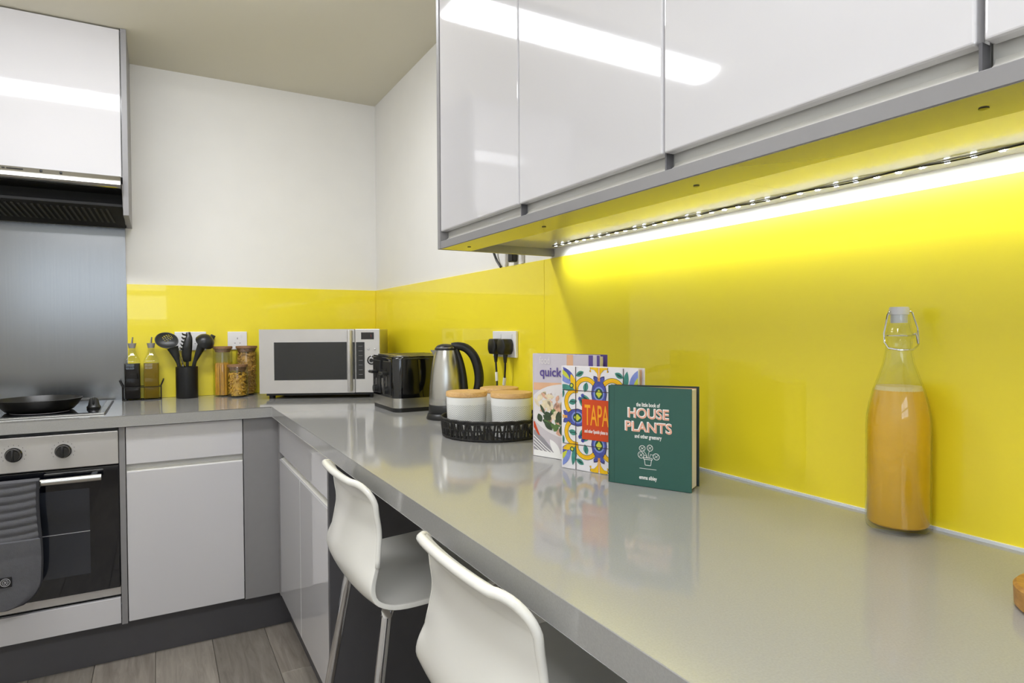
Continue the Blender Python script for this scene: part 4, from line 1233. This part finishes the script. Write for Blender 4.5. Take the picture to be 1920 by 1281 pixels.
def pasta_fill(t, r, h, n, mat, seed, curl):
    random.seed(seed)
    bm = bmesh.new()
    for i in range(n):
        a, q = random.uniform(0, 2 * PI), r * math.sqrt(random.random() * 0.55 + 0.45)
        z = 0.012 + (h - 0.016) * random.random()
        if i % 6 == 0:
            q = r * math.sqrt(random.random()); z = h - 0.006 + random.uniform(-0.004, 0.004)
        c = Vector((q * math.cos(a), q * math.sin(a), z))
        ax = Vector((random.uniform(-1, 1), random.uniform(-1, 1), random.uniform(-0.7, 0.7))).normalized()
        bx_ = ax.orthogonal().normalized()
        if curl:
            pts = [c + ax * (0.017 * (k / 8 - 0.5)) + 0.0030 * (math.cos(k * 1.5) * bx_ + math.sin(k * 1.5) * ax.cross(bx_)) for k in range(9)]
            add_tube(bm, pts, 0.0026, 5, flat=0.6)
        else:
            pts = [c + ax * (0.0055 * math.cos(k)) + bx_ * (0.0055 * math.sin(k)) for k in (0.2, 0.9, 1.6, 2.3, 2.9)]
            add_tube(bm, pts, 0.0023, 5)
    # dense core so that no light passes between the outer pieces
    add_lathe(bm, [(0, 0.007), (r * 0.72, 0.007), (r * 0.72, h - 0.012), (0, h - 0.010)], 16)
    for v in bm.verts:
        v.co.z = max(v.co.z, 0.0066)
        d = math.hypot(v.co.x, v.co.y)
        if d > r + 0.002:
            v.co.x *= (r + 0.002) / d; v.co.y *= (r + 0.002) / d
    o = obj('dry_pasta', bm, mat, t, local=True)
    o['kind'] = 'stuff'
j2 = jar('short glass jar of dry macaroni in front of the tall jars', -0.703, -0.1535, 0.0435, 0.138, 0.04)
pasta_fill(j2, 0.0375, 0.112, 420, 'macaroni', 3, False)
j3 = jar('tall glass jar of dry fusilli beside the microwave', -0.653, -0.060, 0.0470, 0.220, 0.04)
pasta_fill(j3, 0.0405, 0.200, 300, 'fusilli', 4, True)

def oil_bottle(label, cx_, cy_, liquid):
    t = thing('oil_bottle', label, 'bottle', (cx_, cy_, 0.9125), group='pouring bottles in the wire rack')
    def sec(hw, z, r):
        return [(p[0], p[1], z) for p in rrect(-hw, hw, -hw, hw, r, 4)]
    secs = [sec(0.028, 0.0, 0.006), sec(0.0305, 0.004, 0.006), sec(0.0305, 0.166, 0.006), sec(0.028, 0.176, 0.008), sec(0.0165, 0.202, 0.012), sec(0.0125, 0.212, 0.0120), sec(0.0125, 0.226, 0.0120)]
    def loft(ss):
        bm = bmesh.new()
        rs = [[bm.verts.new(p) for p in s] for s in ss]
        n = len(rs[0])
        for a, b in zip(rs, rs[1:]):
            for k in range(n):
                bm.faces.new((a[k], a[(k + 1) % n], b[(k + 1) % n], b[k]))
        bm.faces.new(rs[0][::-1]); bm.faces.new(rs[-1])
        return bm
    obj('glass', loft(secs), 'glass', t, local=True)
    obj('liquid', loft([sec(0.0272, 0.004, 0.005), sec(0.0288, 0.006, 0.005), sec(0.0288, 0.158, 0.005)]), liquid, t, local=True)
    st = obj('pourer', lathe([(0, 0.226), (0.0125, 0.226), (0.0165, 0.246), (0.0165, 0.2475), (0, 0.2475)], 24), 'stopper', t, local=True)
    obj('spout', tube([(0, 0, 0.247), (0.001, -0.001, 0.260), (0.003, -0.003, 0.2745)], [0.0042, 0.0036, 0.0030], 10), 'steel', st, local=True)
    return t
oil_bottle('dark vinegar bottle with steel pourer in the wire rack', -1.1180, -0.0480, 'vinegar')
oil_bottle('golden oil bottle with steel pourer in the wire rack', -1.0455, -0.0480, 'oil')
rk = thing('wire_rack', 'black wire rack holding the two pouring bottles', 'rack', (-1.082, -0.048, 0.91))
bm = bmesh.new()
X0, X1, Y0, Y1 = -0.0735, 0.0735, -0.0355, 0.0355
for z, in ((0.0017,), (0.058,)):
    add_tube(bm, [(p[0], p[1], z) for p in rrect(X0, X1, Y0, Y1, 0.008, 4)], 0.0016, 6, True)
obj('rack_rail', bm, 'wire', rk, local=True)
for x_ in (X0, X1):
    sgn = -1 if x_ < 0 else 1
    for y_ in (Y0, Y1):
        obj('upright', tube([(x_, y_, 0.001), (x_, y_, 0.062), (x_ + sgn * 0.010, y_, 0.088)], 0.0021, 7), 'wire', rk, local=True)
    obj('handle', tube([(x_ + sgn * 0.010, Y0, 0.088), (x_ + sgn * 0.010, Y1, 0.088)], 0.0021, 7), 'wire', rk, local=True)
for x_ in (-0.04, 0.0, 0.04):
    obj('cross_wire', tube([(x_, Y0, 0.0017), (x_, Y1, 0.0017)], 0.0008, 6), 'wire', rk, local=True)

UX, UY = -0.9060, -0.0700
up_ = tag(obj('utensil_pot', lathe([(0, 0), (0.0440, 0), (0.0455, 0.003), (0.0455, 0.140), (0.0440, 0.1415), (0.0425, 0.140), (0.0425, 0.006), (0, 0.005)], 44, (UX, UY, 0.91)), 'black'), 'black cylindrical pot full of kitchen utensils', 'pot')
# skimmer with holes
sk = thing('skimmer', 'black slotted skimmer with small holes in the utensil pot', 'utensil', (UX - 0.030, UY, 0.93))
def skim(u, v):
    c = Vector((-0.984, -0.078, 1.1690))
    e1 = Vector((0.955, -0.12, -0.20)).normalized()
    e2 = Vector((0.20, 0.25, 0.95)); e2 = (e2 - e1 * e2.dot(e1)).normalized()
    n_ = e1.cross(e2)
    return c + e1 * (0.0470 * u) + e2 * (0.0370 * v) + n_ * (0.010 * (u * u + v * v))
bm = bmesh.new()
NG = 26
vg = {}
for i in range(NG + 1):
    for j in range(NG + 1):
        a, b = 2 * i / NG - 1, 2 * j / NG - 1
        u, v = a * math.sqrt(1 - b * b / 2), b * math.sqrt(1 - a * a / 2)
        vg[i, j] = bm.verts.new(skim(u, v))
holes = {(7, 17), (9, 19), (11, 21), (13, 22), (15, 22), (17, 21), (8, 15), (10, 17), (12, 19), (14, 20), (16, 19), (10, 13), (12, 15), (14, 17), (16, 16), (12, 11), (14, 13), (8, 19), (18, 19), (10, 21)}
for i in range(NG):
    for j in range(NG):
        if (i, j) not in holes:
            bm.faces.new((vg[i, j], vg[i + 1, j], vg[i + 1, j + 1], vg[i, j + 1]))
o = obj('head', bm, 'nylon', sk)
sm = o.modifiers.new('thickness', 'SOLIDIFY'); sm.thickness = 0.0028
obj('handle', tube(smooth_path([(-0.962, -0.083, 1.140), (-0.950, -0.082, 1.105), (-0.938, -0.078, 1.060), (-0.928, -0.074, 1.00), (-0.925, -0.070, 0.922)], 5), [0.024 - 0.016 * min(1, k / 9) for k in range(21)], 10, flat=0.35, upv=(1, 0, 0)), 'nylon', sk)
# pasta fork
pf = thing('pasta_fork', 'black toothed pasta fork standing upright in the utensil pot', 'utensil', (UX + 0.004, UY, 0.93))
hp = smooth_path([(-0.9035, -0.070, 1.075), (-0.9060, -0.080, 1.110), (-0.9020, -0.084, 1.150), (-0.8960, -0.080, 1.185), (-0.8990, -0.072, 1.2060)], 5)
obj('head', tube(hp, [0.010 + 0.0105 * math.sin(PI * min(1, (k + 3) / 20)) for k in range(len(hp))], 12, flat=0.45, upv=(1, 0, 0)), 'nylon', pf)
for k in range(5):
    z = 1.128 + 0.0165 * k
    obj('tooth', tube([(-0.912 + 0.001 * k, -0.083, z), (-0.927 + 0.0015 * k, -0.090, z + 0.004), (-0.931 + 0.002 * k, -0.094, z + 0.009)], [0.0042, 0.0036, 0.002], 8), 'nylon', pf)
obj('handle', tube([(-0.9035, -0.070, 1.09), (-0.904, -0.066, 1.02), (-0.904, -0.062, 0.922)], 0.0062, 10), 'nylon', pf)
# ladle
la = thing('ladle', 'black soup ladle leaning right in the utensil pot', 'utensil', (UX + 0.022, UY, 0.93))
bm = bmesh.new()
add_lathe(bm, [(0.0, -0.038), (0.015, -0.0355), (0.028, -0.027), (0.037, -0.015), (0.0415, 0.0), (0.039, 0.0), (0.0345, -0.014), (0.025, -0.0245), (0.0, -0.0350)], 32)
rot = Vector((0.42, -0.62, 0.66)).to_track_quat('-Z', 'Y').to_matrix()
bmesh.ops.rotate(bm, verts=bm.verts[:], cent=(0, 0, 0), matrix=rot)
bmesh.ops.translate(bm, verts=bm.verts[:], vec=(-0.8330, -0.088, 1.1610))
obj('bowl', bm, 'nylon', la)
obj('handle', tube(smooth_path([(-0.842, -0.090, 1.1560), (-0.856, -0.084, 1.124), (-0.870, -0.077, 1.085), (-0.879, -0.070, 1.04), (-0.884, -0.066, 0.922)], 5), [0.019 - 0.011 * min(1, k / 10) for k in range(21)], 10, flat=0.45, upv=(1, 0, 0)), 'nylon', la)
# spatula behind the ladle
spt = thing('spatula', 'black spatula tip showing behind the ladle', 'utensil', (UX + 0.018, UY + 0.02, 0.93))
bm = prism([(-0.812, 1.130), (-0.782, 1.188), (-0.800, 1.198), (-0.840, 1.150)], 'y', -0.026, -0.022, bev=0.0012)
obj('blade', bm, 'nylon', spt)
obj('handle', tube([(-0.826, -0.025, 1.142), (-0.876, -0.050, 1.06), (-0.890, -0.058, 0.922)], 0.0045, 8), 'nylon', spt)
# whisk
wk = thing('whisk', 'steel wire whisk between the skimmer and the pasta fork', 'utensil', (UX - 0.010, UY + 0.015, 0.93))
for k in range(4):
    a = k * PI / 4
    loop = []
    for j in range(17):
        t_ = j / 16
        w_ = 0.015 * math.sin(PI * t_) ** 0.8 * (1 if True else 0)
        ph = -1 if t_ < 0.5 else 1
        zz = 1.055 + 0.085 * math.sin(PI * t_)
        wd_ = 0.019 * (math.sin(PI * t_) ** 1.3) * math.cos(PI * t_)
        loop.append((-0.921 + wd_ * math.cos(a) - 0.010 * (zz - 1.055) / 0.085, -0.062 + wd_ * math.sin(a), zz))
    obj('wire_loop', tube(loop, 0.0009, 5), 'steel', wk)
obj('handle', tube([(-0.921, -0.062, 1.060), (-0.916, -0.060, 0.922)], 0.0058, 10), 'steel', wk)

# ================================================================== bar stools
def make_stool(label):
    t = thing('bar_stool', label, 'stool', (0, 0, 0), group='white bar stools at the breakfast bar')
    # profile (x forward from the back, z) and half width
    prof = [(0.395, 0.634, 0.178), (0.390, 0.650, 0.186), (0.370, 0.660, 0.192), (0.30, 0.663, 0.197), (0.22, 0.658, 0.198), (0.14, 0.654, 0.197), (0.08, 0.652, 0.195), (0.045, 0.657, 0.192), (0.018, 0.673, 0.188),
            (0.003, 0.700, 0.183), (0.000, 0.735, 0.176), (0.008, 0.775, 0.167), (0.015, 0.815, 0.160), (0.014, 0.845, 0.158)]
    rc, zt, Wt = 0.048, 0.9075, 0.158          # rounded top corners of the backrest
    for k in range(1, 11):
        a = (PI / 2) * k / 10
        z_ = zt - rc + rc * math.sin(a)
        prof.append((0.014 - 0.027 * (k / 10) ** 1.6, z_, Wt - rc + rc * math.cos(a)))
    sp_ = smooth_path([(p[0], p[1], p[2]) for p in prof], 3)
    bm = bmesh.new()
    nt_ = 32
    rows = []
    m = len(sp_)
    for i, p in enumerate(sp_):
        f = i / (m - 1)
        back = max(0.0, min(1.0, (p[1] - 0.665) / 0.08))
        row = []
        for j in range(nt_ + 1):
            s_ = 2 * j / nt_ - 1
            cur = abs(s_ * p[2] / 0.175) ** 2.2
            top = max(0.0, min(1.0, (p[1] - 0.80) / 0.10))
            xx = p[0] + back * (0.026 - 0.010 * top) * cur
            zz = p[1] + (1 - back) * 0.014 * cur
            row.append(bm.verts.new((xx, p[2] * s_, zz)))
        rows.append(row)
    for a, b in zip(rows, rows[1:]):
        for j in range(nt_):
            bm.faces.new((a[j], a[j + 1], b[j + 1], b[j]))
    bead = [rows[i][0].co.copy() for i in range(int(m * 0.45), m - 1)] + [v.co.copy() for v in rows[-1]] + [rows[i][-1].co.copy() for i in range(m - 2, int(m * 0.45) - 1, -1)]
    path = [bead[0]]
    for q in bead[1:]:
        if (q - path[-1]).length > 0.006:
            path.append(q)
    np_ = len(path)
    rad = [0.0052 + 0.0024 * min(1.0, 3.2 * min(i, np_ - 1 - i) / np_) for i in range(np_)]
    sh_ = obj('shell', bm, 'stool', t, local=True, ang=2.0)
    obj('rim_bead', tube(path, rad, 10), 'stool', t, local=True, ang=2.0)
    so = sh_.modifiers.new('thickness', 'SOLIDIFY')
    so.thickness = 0.0095
    so.offset = 0.0
    bv = sh_.modifiers.new('round', 'BEVEL')
    bv.width = 0.0042
    bv.segments = 3
    bv.limit_method = 'ANGLE'
    bv.angle_limit = 1.0
    feet = {(0.055, 0.140): (-0.045, 0.205), (0.055, -0.140): (-0.045, -0.205), (0.300, 0.140): (0.390, 0.205), (0.300, -0.140): (0.390, -0.205)}
    for (x_, y_), (fx, fy) in feet.items():
        lg = obj('leg', tube(smooth_path([(x_ + 0.02, y_ * 0.8, 0.643), (x_, y_, 0.632), (x_ + (fx - x_) * 0.08, y_ + (fy - y_) * 0.08, 0.585), (fx, fy, 0.006)], 4), 0.0108, 14), 'chrome', t, local=True)
        obj('foot_cap', lathe([(0, 0), (0.013, 0), (0.0125, 0.012), (0, 0.013)], 14, (fx, fy, 0)), 'black', lg, local=True)
    def at(k, z):
        (x_, y_), (fx, fy) = k
        f = (0.632 - z) / 0.626
        return (x_ + (fx - x_) * f, y_ + (fy - y_) * f, z)
    ks = list(feet.items())
    for a, b in ((0, 1), (2, 3), (0, 2), (1, 3)):
        obj('foot_rail', tube([at(ks[a], 0.23), at(ks[b], 0.23)], 0.0075, 10), 'chrome', t, local=True)
    obj('seat_bracket', prism(rrect(0.07, 0.30, -0.11, 0.11, 0.03), 'z', 0.636, 0.6425), 'chrome', t, local=True)
    return t
st1 = make_stool('white plastic bar stool farther from the camera, in front of the charcoal panel')
st1.location = (-0.680, -1.908, 0)
st2 = copy_tree(st1)
st2['label'] = 'white plastic bar stool nearest the camera, cut off by the bottom edge'
st2.location = (-0.680, -2.515, 0)
